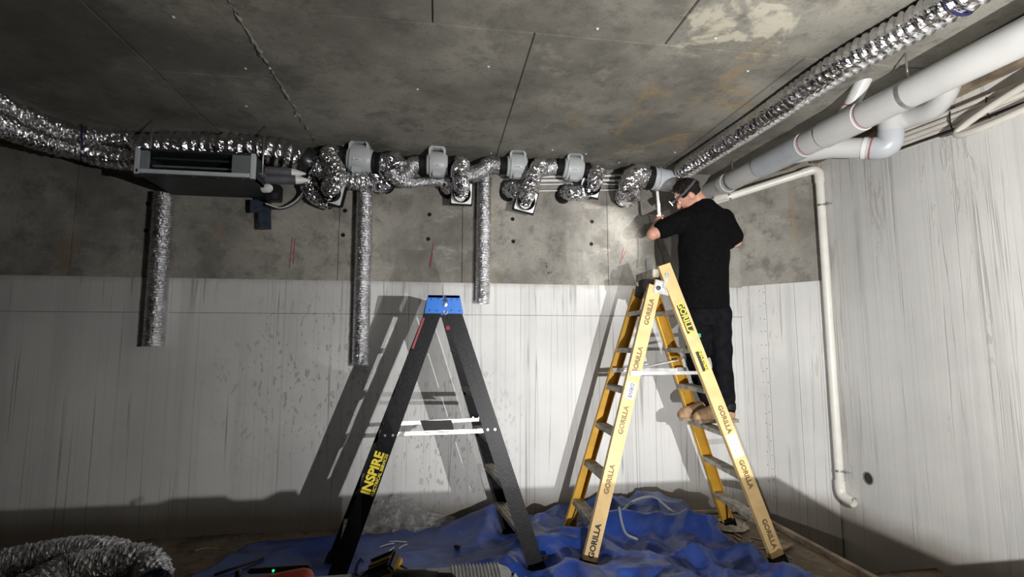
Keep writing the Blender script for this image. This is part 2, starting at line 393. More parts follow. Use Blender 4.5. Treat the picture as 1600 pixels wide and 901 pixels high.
def circle(c, u, v, r, n=40, turns=1.0, ry=None):
    c = V(c); u = V(u).normalized(); v = V(v).normalized(); ry = ry or r
    return [c + u * r * math.cos(2 * math.pi * turns * i / n) + v * ry * math.sin(2 * math.pi * turns * i / n) for i in range(n + 1)]

# ------------------------------------------------------------------ the room
H, D, XR = 2.92, 4.12, 3.10
def quad(*p): return MB().add(p, [(0, 1, 2, 3)])
# ceiling: slab with the shuttering panels standing proud of recessed joints
ceil = build('ceiling', MB().box((-4.7, -3.3, H + .02), (3.3, 4.3, H + .15)), 'joint', kind='structure', world=True)
rects = [(-4.6, -1.6, -3.2, .2), (-4.6, -1.6, .2, 2.93), (-4.6, -1.6, 2.93, 4.12), (-1.6, -.95, -3.2, .2), (-1.6, -.95, .2, 2.93), (-1.6, -.95, 2.93, 4.12),
         (-.95, .45, 2.28, 4.12), (.45, 1.93, 2.28, 4.12), (-.95, -.05, -3.2, 2.28), (-.05, 1.13, -3.2, 2.28), (1.13, 2.10, -3.2, 2.28), (1.93, 2.68, 2.28, 4.12), (2.10, 2.68, -3.2, 2.28), (2.68, 3.2, -3.2, 4.12)]
for i, (a, b, c, d) in enumerate(rects):
    g = .0022; dz = rng.uniform(0, .005)
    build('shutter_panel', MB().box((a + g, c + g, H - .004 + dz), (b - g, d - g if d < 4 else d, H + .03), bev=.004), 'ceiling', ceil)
# ragged concrete fin left in the long joint
mb = MB(); pts = []
for i in range(90):
    y = 1.2 + i * .03; pts.append(V((-.95 + rng.gauss(0, .004), y, H - .002 + rng.gauss(0, .003))))
mb.tube(pts, [max(.002, rng.gauss(.008, .004)) for _ in pts], 6, smooth=False)
build('joint_fin', mb, M['plain'], ceil)
mb = MB()
for i in range(16):
    x, y = rng.uniform(-1.5, 1.9), rng.uniform(1.9, 4.0); mb.lathe([(0, .009), (-.004, .007), (-.007, 0)], (x, y, H - .003), (0, 0, 1), 10)
build('form_tie_stubs', mb, simple('pale_spots', (.55, .53, .48), .8), ceil, kind='stuff')
build('trim_1', MB().box((2.68, -3.2, H - .03), (2.745, 4.1, H - .004), bev=.004), 'pale_timber', kind='structure', world=True)
t2 = build('trim_2', MB().box((2.86, -3.2, H - .045), (2.965, 4.0, H - .004), bev=.004), 'timber', kind='structure', world=True)
build('batten', MB().box((3.03, -3.2, H - .05), (3.10, 3.6, H - .004), bev=.004), 'timber', t2)

# back wall: shuttered concrete above, streaked pale facing below
wb = build('wall_back', MB().box((-4.7, D + .02, -.4), (3.3, D + .2, H + .1)), 'joint', kind='structure', world=True)
xs = [-4.6, at(116, 330, Y=D).x, at(528, 400, Y=D).x, at(722, 400, Y=D).x, at(950, 400, Y=D).x, 2.72]
for a, b in zip(xs, xs[1:]):
    build('concrete_panel', MB().box((a + .002, D + rng.uniform(0, .004), 1.87), (b - .002, D + .03, H), bev=.002), 'concrete', wb)
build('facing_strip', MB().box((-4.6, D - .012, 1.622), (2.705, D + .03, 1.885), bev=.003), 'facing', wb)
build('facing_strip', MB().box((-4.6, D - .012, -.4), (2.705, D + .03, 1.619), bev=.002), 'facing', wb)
for px, py in ((539, 329), (536, 367), (671, 335), (669, 373), (801, 342), (802, 377), (925, 346), (924, 381), (231, 318), (228, 360), (1215, 300), (1212, 345)):
    if px > 1100: continue
    p = at(px, py, Y=D); build('tie_hole', MB().lathe([(.0, .017), (-.003, .015), (-.002, .011), (-.0015, 0)], p, (0, 1, 0), 14), 'rubber', wb)
# pencilled note on the concrete beside the third hanging duct
mb = MB()
for k, (s, px, py, sz) in enumerate((('con', 847, 412, .075), ('9/P', 850, 420, .075), ('wr', 859, 425, .05))):
    p = at(px, py, Y=D - .001); mm = text_mb(s, sz, p, (1, 0, .12), (.25, 0, 1), .0006, -.0035); mb.add(mm.v, mm.f)
build('pencil_note', mb, 'print_black', wb)
mb = MB()
for a, b in (((457, 370), (452, 418)), ((461, 372), (458, 412)), ((678, 378), (671, 415)), ((676, 395), (672, 418)), ((974, 388), (969, 412)), ((978, 392), (972, 405))):
    mb.tube([at(*a, Y=D - .001), at(*b, Y=D - .001)], .0022, 5)
build('red_chalk_marks', mb, 'red', wb)

# splayed wall across the corner, with its narrow facing boards
A2, B2 = V((2.70, D, 0)), V((XR, 3.60, 0)); dv = (B2 - A2); L2 = dv.length; du = dv.normalized(); dn = V((-du.y, du.x, 0)); dn = -dn if dn.y > 0 else dn
def sp(u, n, z): return A2 + du * u + dn * n + V((0, 0, z))
def spbox(u0, u1, n0, n1, z0, z1):
    return MB().add([sp(u, n, z) for z in (z0, z1) for n in (n0, n1) for u in (u0, u1)], [(0, 2, 3, 1), (4, 5, 7, 6), (0, 1, 5, 4), (2, 6, 7, 3), (0, 4, 6, 2), (1, 3, 7, 5)])
ws = build('wall_corner', spbox(-.05, L2 + .05, -.2, -.02, -.4, H + .05), 'joint', kind='structure', world=True)
build('concrete_panel', spbox(0, L2, -.03, 0, 1.88, H), 'concrete', ws)
us = [0, .065, .20, .425, .60, L2 - .002]
for i, (a, b) in enumerate(zip(us, us[1:])):
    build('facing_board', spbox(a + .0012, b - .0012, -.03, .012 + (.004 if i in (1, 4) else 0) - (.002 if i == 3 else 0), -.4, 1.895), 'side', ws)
mb = MB()
for k in range(16):
    for u in (.150, .185):
        z = .12 + k * .115 + rng.uniform(-.02, .02); mb.lathe([(.0005, .006), (.001, .004), (.0015, 0)], sp(u + rng.uniform(-.004, .004), .015, z), dn, 8)
build('nail_holes', mb, 'joint', ws, kind='stuff')
# right wall
wr = build('wall_right', MB().box((XR + .02, -3.3, -.4), (XR + .2, 3.66, H + .1)), 'joint', kind='structure', world=True)
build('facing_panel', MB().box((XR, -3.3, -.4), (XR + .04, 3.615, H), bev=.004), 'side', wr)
p = at(1357, 747, X=XR)
hole = build('core_hole', MB().lathe([(-.003, .046), (-.006, .040), (-.001, .036)], p, (1, 0, 0), 24), 'plain', wr)
build('hole_bottom', MB().lathe([(-.0015, .037), (-.002, .02), (-.002, 0)], p, (1, 0, 0), 24), 'dark_steel', wr)
# the rest of the shell, behind and beside the camera
build('wall_left', MB().box((-4.75, -3.3, -.4), (-4.6, 4.3, H + .1)), 'plain', kind='structure', world=True)
build('wall_front', MB().box((-4.7, -3.4, -.4), (3.3, -3.2, H + .1)), 'plain', kind='structure', world=True)
# dirt floor with a trench along the splayed and right walls
def floor_z(x, y): return .012 * mnoise.noise(V((x * 3, y * 3, 1))) + .006 * mnoise.noise(V((x * 11, y * 11, 4))) - .012
def grid(x0, x1, y0, y1, nx, ny, fz):
    vs = [V((x0 + (x1 - x0) * i / nx, y0 + (y1 - y0) * j / ny, 0)) for j in range(ny + 1) for i in range(nx + 1)]
    for v in vs: v.z = fz(v.x, v.y)
    return MB().add(vs, [(j * (nx + 1) + i, j * (nx + 1) + i + 1, (j + 1) * (nx + 1) + i + 1, (j + 1) * (nx + 1) + i) for j in range(ny) for i in range(nx)], True)
mb = grid(-4.6, 2.62, -3.2, 4.14, 180, 180, floor_z); g2 = grid(2.62, XR, -3.2, 2.86, 12, 80, floor_z); mb.add(g2.v, g2.f, True)
g3 = grid(2.60, XR, 2.84, 4.14, 20, 30, lambda x, y: -.30 + .03 * mnoise.noise(V((x * 6, y * 6, 2)))); mb.add(g3.v, g3.f, True)
mb.add([(2.62, 2.86, .0), (2.62, 4.14, .0), (2.62, 4.14, -.35), (2.62, 2.86, -.35)], [(0, 1, 2, 3)]); mb.add([(2.62, 2.86, 0), (XR, 2.86, 0), (XR, 2.86, -.35), (2.62, 2.86, -.35)], [(0, 1, 2, 3)])
build('floor', mb, 'floor', kind='structure', world=True)
# ------------------------------------------------------------------ foil ducts
def duct(name, label, path, r, pitch=.03, amp=.005, crum=.004, mat='foil', seed=1, group=None, seg=34, mouth=True):
    return build(name, foil_mb(path, r, pitch, amp, crum, seg, seed, mouth=mouth), mat, label=label, cat='duct', group=group)
# the pair coming in from the left, bound by a navy strap
Lp = [at(-260, 40, Y=2.3), at(-90, 112, Y=2.9), at(0, 160, Y=3.40), at(55, 187, Y=3.62), at(95, 203, Y=3.74), at(127, 211, Y=3.80), at(165, 214, Y=3.84), at(215, 220, Y=3.86)]
Lq = [at(-260, 95, Y=2.3), at(-90, 153, Y=2.9), at(0, 194, Y=3.42), at(55, 214, Y=3.64), at(95, 227, Y=3.75), at(127, 233, Y=3.80), at(165, 245, Y=3.82), at(222, 252, Y=3.84)]
duct('flexible_duct', 'upper silver flexible duct of the pair running in from the left under ceiling', Lp, .066, .04, .0055, .004, seed=3, group='supply ducts')
duct('flexible_duct', 'lower silver flexible duct of the pair running in from the left', Lq, .076, .04, .0055, .004, seed=4, group='supply ducts')
c1 = at(127, 212, Y=3.80); c2 = at(127, 232, Y=3.80); mid = (c1 + c2) / 2; tdir = (Lp[5] - Lp[4]).normalized(); upv = (c1 - c2).normalized(); oth = tdir.cross(upv)
build('strap', MB().tube(circle(mid, upv, oth, (c1 - c2).length / 2 + .082, 40, 1.0, .088), .007, 8, cap=False), 'navy', label='navy blue strap tied round the pair of silver ducts', cat='strap')
duct('flexible_duct', 'long silver flexible duct lying above the ceiling air conditioning unit', [at(218, 232, Y=3.86), at(300, 229, Y=3.82), at(400, 233, Y=3.80), at(440, 240, Y=3.82), at(476, 251, Y=3.86)], .098, .062, .008, .005, seed=5)
p1 = at(480, 252, Y=3.86); p2 = at(506, 266, Y=3.88)
build('duct_joiner', MB().lathe([(-.03, .100), (-.028, .106), (.02, .107), (.03, .101), (.045, .098)], p1, (p2 - p1), 26), 'tape_black', label='black taped joiner ring between two silver ducts', cat='duct joiner')
duct('flexible_duct', 'silver duct elbow falling from black joiner to run under first fan', [p1.lerp(p2, .3), p2, at(525, 276, Y=3.90), at(552, 281, Y=3.92), at(588, 284, Y=3.94), at(600, 288, Y=4.00)], .075, .040, .005, .006, seed=6)
# three ducts hanging down the wall
for px0, y0, px1, y1, lab, r in ((257, 303, 240, 541, 'ribbed silver duct hanging down the wall below the air conditioning unit', .068), (571, 292, 563, 571, 'ribbed silver duct hanging down wall between the air conditioner and black ladder', .062), (757, 278, 754, 474, 'shortest ribbed silver duct hanging above the black ladder', .058)):
    a = at(px0, y0, Y=4.03); b = at(px1, y1, Y=4.03)
    duct('hanging_duct', lab, [a, a.lerp(b, .5), b], r, .019, .0045, .0024, 'foil_fine', seed=px0, group='ducts hanging down the back wall')
# long duct on the right going over the camera
RD = [at(1068, 276, Y=3.80), V((1.985, 3.74, 2.80)), V((2.03, 3.45, 2.835)), V((2.06, 2.9, 2.838)), V((2.065, 2.2, 2.838)), V((2.14, 1.7, 2.838)), V((2.22, .6, 2.838)), V((2.25, -.5, 2.84))]
duct('flexible_duct', 'long silver flexible duct with coiled ribs along the ceiling on the right', RD, .074, .042, .0065, .0016, 'foil_rib', seed=9, seg=44)
q = V((2.148, 1.66, 2.838)); build('strap', MB().tube(circle(q, (0, 0, 1), (1, 0, .0), .078), .007, 8, cap=False), 'navy', label='navy blue strap round the long right-hand duct', cat='strap')

# ------------------------------------------------------------------ ceiling unit
t = thing('air_conditioner', 'dark slim ducted air conditioning unit hung from the ceiling', 'air conditioner', (-1.62, 3.72, 2.50))
x0, x1, yf, yb, z0, z1 = -1.99, -1.245, 3.50, 3.98, 2.497, 2.672
mb = MB().box((x0, yf + .02, z1 - .012), (x1, yb, z1)).box((x0, yf + .02, z0), (x1, yb, z0 + .012)).box((x0, yf + .02, z0), (x0 + .012, yb, z1)).box((x1 - .012, yf + .02, z0), (x1, yb, z1)).box((x0, yb - .012, z0), (x1, yb, z1))
build('casing', mb, 'dark_steel', t)
fr = .026
build('frame_top', MB().box((x0, yf, z1 - .014), (x1, yf + .03, z1), bev=.003), 'dark_steel', t)
build('frame_bottom', MB().box((x0 + .01, yf - .004, z0 + .008), (x1 - .02, yf + .03, z0 + .034), bev=.003), 'frame_grey', t)
build('frame_side', MB().box((x0, yf - .004, z0), (x0 + .028, yf + .03, z1), bev=.003), 'frame_grey', t)
build('frame_side', MB().box((x1 - .03, yf - .004, z0), (x1, yf + .03, z1), bev=.003), 'frame_grey', t)
build('inner_cheek', MB().box((x0 + .03, yf + .006, z0 + .034), (x0 + .075, yf + .03, z1 - .014)), simple('grey_cheek', (.22, .26, .28), .5), t)
build('blank_panel', MB().box((x1 - .15, yf + .002, z0 + .034), (x1 - .03, yf + .02, z1 - .014), bev=.002), simple('grey_panel', (.16, .175, .18), .5), t)
build('flange', MB().box((x0 - .005, yf + .005, z0 - .012), (x1 - .005, yf + .03, z0 + .004)), 'dark_steel', t)
for k in range(5):
    x = x0 + .05 + k * .155; build('screw', MB().lathe([(0, .005), (-.003, .005), (-.004, 0)], (x, yf + .006, z0 - .004), (0, 1, 0), 8), 'alu', t)
for k, (yy, zz) in enumerate(((yf + .06, z1 - .05), (yf + .07, z0 + .075), (yf + .12, z1 - .085), (yf + .2, z0 + .09))):
    build('coil_rail', MB().box((x0 + .07, yy, zz), (x1 - .15, yy + .02, zz + .012)), 'steel' if k == 1 else 'dark_steel', t)
for x in (x0 + .03, x1 + .01):
    build('hanger_rod', MB().tube([(x, yf + .11, z0 + .05), (x, yf + .11, H)], .005, 8), 'steel', t)
    build('hanger_lug', MB().box((x - .03, yf + .08, z0 + .06), (x + .02, yf + .14, z0 + .07)), 'steel', t)
# navy foam flap below
pa = at(407, 312, Y=4.02); pb = at(412, 360, Y=4.02)
R = Matrix.Rotation(math.radians(-4), 3, 'Y')
mb = MB().box((-.075, -.012, -.10), (.075, .012, 0), R, pa, .003); mb.box((-.015, -.012, -.235), (.072, .012, -.095), R, pa, .003)
build('foam_flap', mb, 'navy_foam', label='torn navy foam offcut hanging below the right end of the unit', cat='foam')
# insulated pipes
for k, (a, b, c, lab) in enumerate((((408, 267), (432, 268), (455, 270), 'upper'), ((404, 279), (430, 280), (462, 281), 'lower'))):
    ax = [at(*a, Y=3.72), at(*b, Y=3.73), at(*c, Y=3.76)]
    tt = thing('insulated_pipe', f'{lab} of two grey insulated refrigerant pipes beside the air conditioning unit', 'pipe', ax[1], 'refrigerant pipes')
    build('lagging', MB().tube(ax, .034, 16), 'insul', tt)
    for f in (.25, .62): q = ax[0].lerp(ax[2], f); build('cable_tie', MB().lathe([(-.004, .0355), (.004, .0355)], q, ax[2] - ax[0], 16), 'black', tt)
    e = ax[2]; d = (ax[2] - ax[0]).normalized(); build('white_tape_end', MB().tube([e - d * .01, e + d * .04, e + d * .10], [.034, .026, .006], 14), 'white', tt)
p = at(417, 294, Y=3.72); build('drain_spout', MB().lathe([(-.03, .03), (.02, .032), (.035, .022), (.02, .014), (-.02, .012)], p, (1, -.5, 0), 18), 'white', label='white drain spout under the insulated pipes', cat='drain')
p = at(428, 302, Y=3.85); t = thing('control_box', 'small black control box beside the air conditioning unit', 'control box', p)
build('body', MB().box(p + V((-.05, -.03, -.06)), p + V((.05, .05, .06)), bev=.006), 'black', t); build('cover', MB().box(p + V((0, -.035, -.05)), p + V((.04, -.029, -.005)), bev=.002), 'dark_steel', t)
for k, off in enumerate((0, 4, 9)):
    pts = cat_rom([at(415, 318 + off * .3, Y=3.95), at(440, 325 + off * .2, Y=3.98), at(466, 311 + off * .4, Y=4.0), at(478 + off * .4, 290, Y=3.98), at(486 + off * .3, 268, Y=3.96)], .02)
    build('cable', MB().tube(pts, .006, 8), ('white', 'black', 'black')[k], label=('white electrical cable curving below the insulated pipes', 'inner black cable beside the white cable below insulated pipes', 'outer black cable furthest right of those below insulated pipes')[k], cat='cable', group='cables by the air conditioner')

# ------------------------------------------------------------------ inline fans
def fan(px, py, label, tilt=0.0, s=1.0, Y=3.88):
    c = at(px, py, Y=Y); t = thing('inline_fan', label, 'fan', c, 'grey inline duct fans'); ax = V((math.cos(tilt), 0, -math.sin(tilt)))
    R = Matrix.Rotation(tilt, 3, 'Y')
    build('housing', MB().lathe([(-.085 * s, .062 * s), (-.08 * s, .078 * s), (-.05 * s, .090 * s), (.05 * s, .090 * s), (.08 * s, .078 * s), (.085 * s, .062 * s)], c, ax, 36), 'fan_grey', t)
    # clip-on cover: front half shell
    build('cover', MB().lathe([(-.058 * s, .088 * s), (-.058 * s, .099 * s), (-.052 * s, .101 * s), (.052 * s, .101 * s), (.058 * s, .099 * s), (.058 * s, .088 * s)], c, ax, 22, -.25, math.pi + .15, ref=(0, 0, 1)), 'fan_grey', t)
    # arched hanging bracket: outline with a curved opening
    wv, hv = .066 * s, H - c.z - .004; out = [(-wv, .02), (-wv, hv - .02), (-wv + .015, hv), (wv - .015, hv), (wv, hv - .02), (wv, .02)]
    inn = [(-.05 * s, .02), (-.048 * s, .085 * s), (-.03 * s, .105 * s), (.03 * s, .105 * s), (.048 * s, .085 * s), (.05 * s, .02)]
    mb = MB(); y0b = c.y - .085 * s; zz = lambda q: V((c.x + q[0], y0b, c.z + q[1]))
    vs = [zz(q) for q in out] + [zz(q) for q in inn]; vs += [v + V((0, .05, 0)) for v in vs]; n = 6
    fs = []
    for i in range(n - 1):
        fs += [(i, i + 1, n + i + 1, n + i), (12 + i, 12 + n + i, 12 + n + i + 1, 12 + i + 1), (i, 12 + i, 12 + i + 1, i + 1), (n + i, n + i + 1, 12 + n + i + 1, 12 + n + i)]
    fs += [(0, n, 12 + n, 12), (n - 1, 12 + n - 1, 12 + 2 * n - 1, 2 * n - 1)]
    build('bracket', mb.add(vs, fs), 'fan_grey', t)
    build('rating_label', MB().box(V((-.028, -.1035, -.045)) * s, V((.022, -.088, -.028)) * s, R, c), 'white', t)
    build('label_print', MB().box(V((-.02, -.1045, -.040)) * s, V((.012, -.09, -.036)) * s, R, c), 'print_black', t)
    build('terminal_box', MB().box(V((-.035, -.075, -.115)) * s, V((.03, -.02, -.08)) * s, R, c, .004), 'fan_grey', t)
    for sd in (-1, 1):
        mb = MB().lathe([(sd * a * s, r * s) for a, r in ((.07, .060), (.085, .068), (.092, .070), (.096, .067), (.115, .067), (.119, .070), (.135, .070), (.14, .062))], c, ax, 28)
        build('collar', mb, 'rubber', t)
    return c, ax
F1, a1 = fan(563, 249, 'leftmost grey inline fan with stained cover above a long hanging duct', .12, 1.12)
F2, a2 = fan(683, 257, 'second grey inline fan from the left under the ceiling', .0)
F3, a3 = fan(807, 260, 'third grey inline fan from the left, right of short hanging duct', .0)
F4, a4 = fan(895, 264, 'rightmost grey inline fan, left of the white cables', .10)
def boxx(px, py, rot, label, Y=3.93, s=.080):
    c = at(px, py, Y=Y); t = thing('filter_box', label, 'filter box', c, 'square white filter boxes'); R = Matrix.Rotation(rot, 3, 'Y') @ Matrix.Rotation(math.radians(18), 3, 'X')
    build('plate', MB().box((-s, -.045, -s), (s, -.02, s), R, c, .004), 'white', t)
    build('gasket', MB().box((-s - .012, -.02, -s - .014), (s + .012, .03, s + .012), R, c, .004), 'rubber', t)
    build('gasket_lip', MB().box((-s - .006, -.048, -s - .018), (s + .008, -.018, -s - .002), R, c, .003), 'rubber', t)
    build('spigot', MB().lathe([(-.115, .062), (-.11, .070), (-.045, .070), (-.04, .076)], c, R @ V((0, 1, 0)), 26), 'rubber', t)
    return c, R
B1, r1 = boxx(521, 301, .28, 'white square filter box tilted below the first fan', s=.078)
B2b, r2 = boxx(721, 302, .02, 'white square filter box left of the short hanging duct')
B3, r3 = boxx(821, 314, .22, 'lowest white filter box, below the third fan, black tape on edges')
B4, r4 = boxx(921, 291, .16, 'white square filter box below the rightmost grey fan')
def spout(c, R, k): return c + R @ V((0, -k, 0))
def sleeve(px, py, label, r=.06):
    p = at(px, py, Y=D); t = thing('wall_sleeve', label, 'sleeve', p, 'round wall sleeves')
    build('rim', MB().lathe([(-.07, r * .9), (-.07, r), (-.01, r * 1.02), (-.008, r * 1.16), (-.001, r * 1.18)], p, (0, 1, 0), 26), 'rubber', t)
    build('back', MB().lathe([(-.012, r * .95), (-.012, 0)], p, (0, 1, 0), 26), 'foil_dull', t); return p
S1 = sleeve(487, 292, 'black wall sleeve left of the first white filter box')
S2 = sleeve(603, 290, 'black wall sleeve ringed with black cable, right of long hanging duct')
S3 = sleeve(699, 297, 'black wall sleeve left of second filter box')
S4 = sleeve(793, 302, 'black wall sleeve left of the lowest filter box')
S5 = sleeve(879, 306, 'black wall sleeve below the rightmost grey fan')
S6 = sleeve(972, 312, 'black wall sleeve under bulging duct left of the man')
lp = dict(pitch=.028, amp=.004, crum=.0055)
def link_duct(label, path, r=.066, seed=1, **kw): return duct('flexible_duct', label, path, r, seed=seed, mouth=False, **{**lp, **kw})
e1 = F1 - a1 * .15; e1r = F1 + a1 * .155
link_duct('silver duct dropping from first fan to its tilted filter box', [e1 + V((.01, 0, 0)), e1 + V((-.075, -.07, -.02)), at(526, 266, Y=3.70), at(523, 284, Y=3.72), spout(B1, r1, .10) + V((0, 0, .03)), spout(B1, r1, .05)], .060, 21)
link_duct('silver duct stub between first black wall sleeve and its filter box', [S1 + V((0, -.06, 0)), S1 + V((.0, -.11, -.02)), at(492, 305, Y=3.98), at(506, 313, Y=3.97), B1 + V((-.02, .03, -.07))], .06, 22)
link_duct('silver duct elbow on the right side of first fan', [e1r - a1 * .02, e1r + V((.06, 0, 0)), at(617, 252, Y=3.86), at(622, 268, Y=3.88), at(612, 280, Y=3.92)], .074, 23, pitch=.034)
e2 = F2 - a2 * .14; e2r = F2 + a2 * .14
link_duct('ribbed silver duct sloping down left of the second fan', [e2, e2 + V((-.05, -.01, -.02)), at(637, 270, Y=3.86), at(620, 281, Y=3.88)], .060, 24, pitch=.016, amp=.003, crum=.002, mat='foil_fine')
link_duct('thin ribbed silver hose running under the second fan', [at(612, 268, Y=3.84), at(620, 280, Y=3.84), at(637, 287, Y=3.86), at(665, 284, Y=3.92), at(702, 283, Y=3.94)], .036, 25, pitch=.014, amp=.0025, crum=.002, mat='foil_fine')
link_duct('silver duct dropping from second fan into its filter box', [e2r, e2r + V((.055, -.04, .0)), at(717, 268, Y=3.72), at(721, 285, Y=3.72), spout(B2b, r2, .09) + V((0, 0, .035)), spout(B2b, r2, .05)], .058, 26)
link_duct('short silver duct stub left of second filter box', [S3 + V((0, -.05, 0)), S3 + V((.0, -.12, .01)), at(704, 290, Y=3.93), B2b + V((0, .02, 0))], .055, 27)
e3 = F3 - a3 * .14; e3r = F3 + a3 * .14
link_duct('ribbed silver duct leading left from the third fan over the short hanging duct', [e3, e3 + V((-.08, 0, 0)), at(752, 267, Y=3.89), at(728, 276, Y=3.92)], .064, 28, pitch=.016, amp=.003, crum=.003, mat='foil_fine')
link_duct('silver duct dropping from third fan into the lowest filter box', [e3r, e3r + V((.05, -.05, .0)), at(839, 264, Y=3.72), at(832, 284, Y=3.70), at(825, 300, Y=3.76), spout(B3, r3, .05) + V((0, 0, .01))], .058, 29)
link_duct('crumpled silver duct stub between wall sleeve and lowest filter box', [S4 + V((0, -.04, 0)), S4 + V((.02, -.12, .02)), at(806, 300, Y=3.93), at(815, 306, Y=3.97)], .058, 30)
e4 = F4 - a4 * .14; e4r = F4 + a4 * .14
link_duct('level silver duct joining the third and fourth fans', [e3r + V((.06, .03, .0)), at(852, 263, Y=3.89), e4], .064, 31, pitch=.016, amp=.003, crum=.003, mat='foil_fine')
link_duct('silver duct elbow turning down right of the rightmost grey fan', [e4r, e4r + V((.06, -.01, -.005)), at(931, 273, Y=3.82), at(929, 284, Y=3.80), spout(B4, r4, .05)], .060, 32)
link_duct('curled silver duct below the rightmost grey fan', [S5 + V((0, -.06, 0)), S5 + V((.03, -.12, .01)), at(893, 303, Y=3.90), at(905, 301, Y=3.90), at(917, 299, Y=3.94), B4 + V((.0, .0, -.03))], .056, 33)
build('cable', MB().tube(circle(at(602, 288, Y=3.95), (1, 0, .05), (0, 0, 1), .062, 70, 2.0, .046), .005, 8), 'black', label='black cable coiled in a ring beside the first hanging ducts', cat='cable')
build('cable', MB().tube(cat_rom([at(571, 268, Y=3.76), at(580, 276, Y=3.78), at(592, 281, Y=3.86), at(600, 283, Y=3.95)], .02), .004, 8), 'black', label='thin black lead from the first fan to the cable ring', cat='cable')

# far right: grey coupling fan with bulging duct
c5 = at(1036, 281, Y=3.86); a5 = V((.97, 0, -.10)).normalized(); t = thing('pipe_coupling', 'grey plastic duct coupling above the man', 'coupling', c5)
build('barrel', MB().lathe([(-.10, .086), (-.098, .094), (-.085, .096), (-.075, .094), (.055, .090), (.075, .086), (.085, .060)], c5, a5, 34), 'pvc_grey', t)
build('lip', MB().lathe([(-.06, .096), (-.058, .101), (-.048, .101), (-.046, .095)], c5, a5, 34), 'pvc_grey', t)
build('collar', MB().lathe([(-.155, .086), (-.15, .098), (-.10, .098), (-.095, .085)], c5, a5, 34), 'rubber', t)
e5 = c5 - a5 * .15
link_duct('bulging crinkled silver duct elbow left of the man\'s head', [e5 + a5 * .02, e5 + V((-.09, -.03, .0)), at(984, 286, Y=3.80), at(984, 303, Y=3.83), S6 + V((.0, -.12, .01)), S6 + V((0, -.04, 0))], .086, 34, pitch=.036, crum=.007)
link_duct('short silver duct bend joining coupling to the long right-hand duct', [c5 + a5 * .07, c5 + a5 * .11 + V((0, 0, -.01)), at(1068, 275, Y=3.80)], .086, 35)
# white cables along the top of the back wall
k = 0
for (ya, yb, r, lab) in ((275, 271, .009, 'top white cable of those running along the top of wall'), (281, 281, .011, 'thick middle white cable running along the top of wall'), (287, 287, .006, 'upper thin white cable under the thick one'), (297, 294, .005, 'lowest thin white cable running along the wall')):
    build('cable', MB().tube(cat_rom([at(842, ya + 1, Y=4.09), at(930, ya, Y=4.09), at(960, (ya + yb) / 2 + 1, Y=4.085), at(1004, yb, Y=4.09), at(1062, yb + 1, Y=4.09)], .03), r, 8), 'white', label=lab, cat='cable', group='white cables along the back wall')
build('conduit', MB().tube([at(612, 251, Y=4.05), at(650, 252, Y=4.05), at(712, 256, Y=4.05)], .012, 10), 'white', label='white conduit showing between the first two fans', cat='conduit')

# ------------------------------------------------------------------ pipes on the right
XP = 2.42
pf = at(1102, 303, X=XP); pn = at(1590, 62, X=XP); pd = (pn - pf).normalized(); pe = pf + pd * ((-.6 - pf.y) / pd.y)
t = thing('drain_pipe', 'thick white drain pipe slung along the ceiling from the man to upper right', 'pipe', pf)
build('pipe', MB().tube([pf, pf.lerp(pe, .5), pe], .078, 30), 'pvc_white', t)
def onp(px, py): return pf + pd * ((at(px, py, X=XP).y - pf.y) / pd.y)
def ring(a, b, r, mat, nm): 
    d = (b - a); build(nm, MB().lathe([(0, .076), (.002, r), (d.length - .002, r), (d.length, .076)], a, d, 30), mat, t)
for a, b in (((1131, 289), (1139, 285)), ((1188, 258), (1258, 222)), ((1288, 208), (1348, 178))):
    ring(onp(*a), onp(*b), .0845, 'pvc_grey' if a[0] == 1188 else 'pvc_white', 'coupling')
for q in ((1262, 221), (1352, 176)):
    build('red_mark', MB().lathe([(-.0025, .0792), (.0025, .0792)], onp(*q), pd, 30), 'red', t)
for q in ((1145, 280), (1420, 140)):
    p = onp(*q); build('hanger_strap', MB().lathe([(-.012, .0805), (.012, .0805)], p, pd, 30), 'steel', t); build('hanger_rod', MB().tube([p + V((0, 0, .07)), V((p.x, p.y, H))], .005, 8), 'steel', t)
# branch with elbows and swept bend up to the slab
w0 = onp(1222, 242); w1 = at(1300, 231, X=2.60); w2 = at(1392, 232, X=2.80); w3 = at(1390, 165, X=2.80)
t2 = thing('branch_pipe', 'white branch pipe with grey elbow leaving the thick drain pipe', 'pipe', w1)
e = bend(w1, w2, w3, .075, 10)
build('branch', MB().tube([w0, w1, e[0]], .066, 26), 'pvc_white', t2)
build('elbow', MB().tube([e[0] + (w1 - w2).normalized() * .03] + e + [e[-1] + (w3 - w2).normalized() * .03], .071, 26), 'pvc_grey', t2)
build('riser', MB().tube([e[-1], w3, w3 + V((-.03, -.03, .12))], .066, 26), 'pvc_white', t2)
d = (w2 - w1).normalized(); q = e[0] - d * .06
build('white_band', MB().lathe([(-.012, .0705), (.012, .0705)], q, d, 26), 'white', t2); build('red_mark', MB().lathe([(-.003, .0718), (.003, .0718)], q + d * .035, d, 26), 'red', t2)
g = [at(1405, 190, X=2.86), at(1425, 183, X=2.88), at(1455, 172, X=2.88), at(1474, 152, X=2.86), at(1482, 132, X=2.84)]; g = cat_rom(g + [V((g[-1].x - .01, g[-1].y - .02, H))], .03)
build('swept_bend', MB().tube(g, .058, 24), 'pvc_white', label='glossy white swept bend rising into ceiling behind the drain pipe', cat='pipe bend')
a = onp(1312, 192); b = at(1348, 128, Z=H)
t3 = thing('inlet_pipe', 'short white inlet pipe slanting from the ceiling into the drain pipe', 'pipe', a)
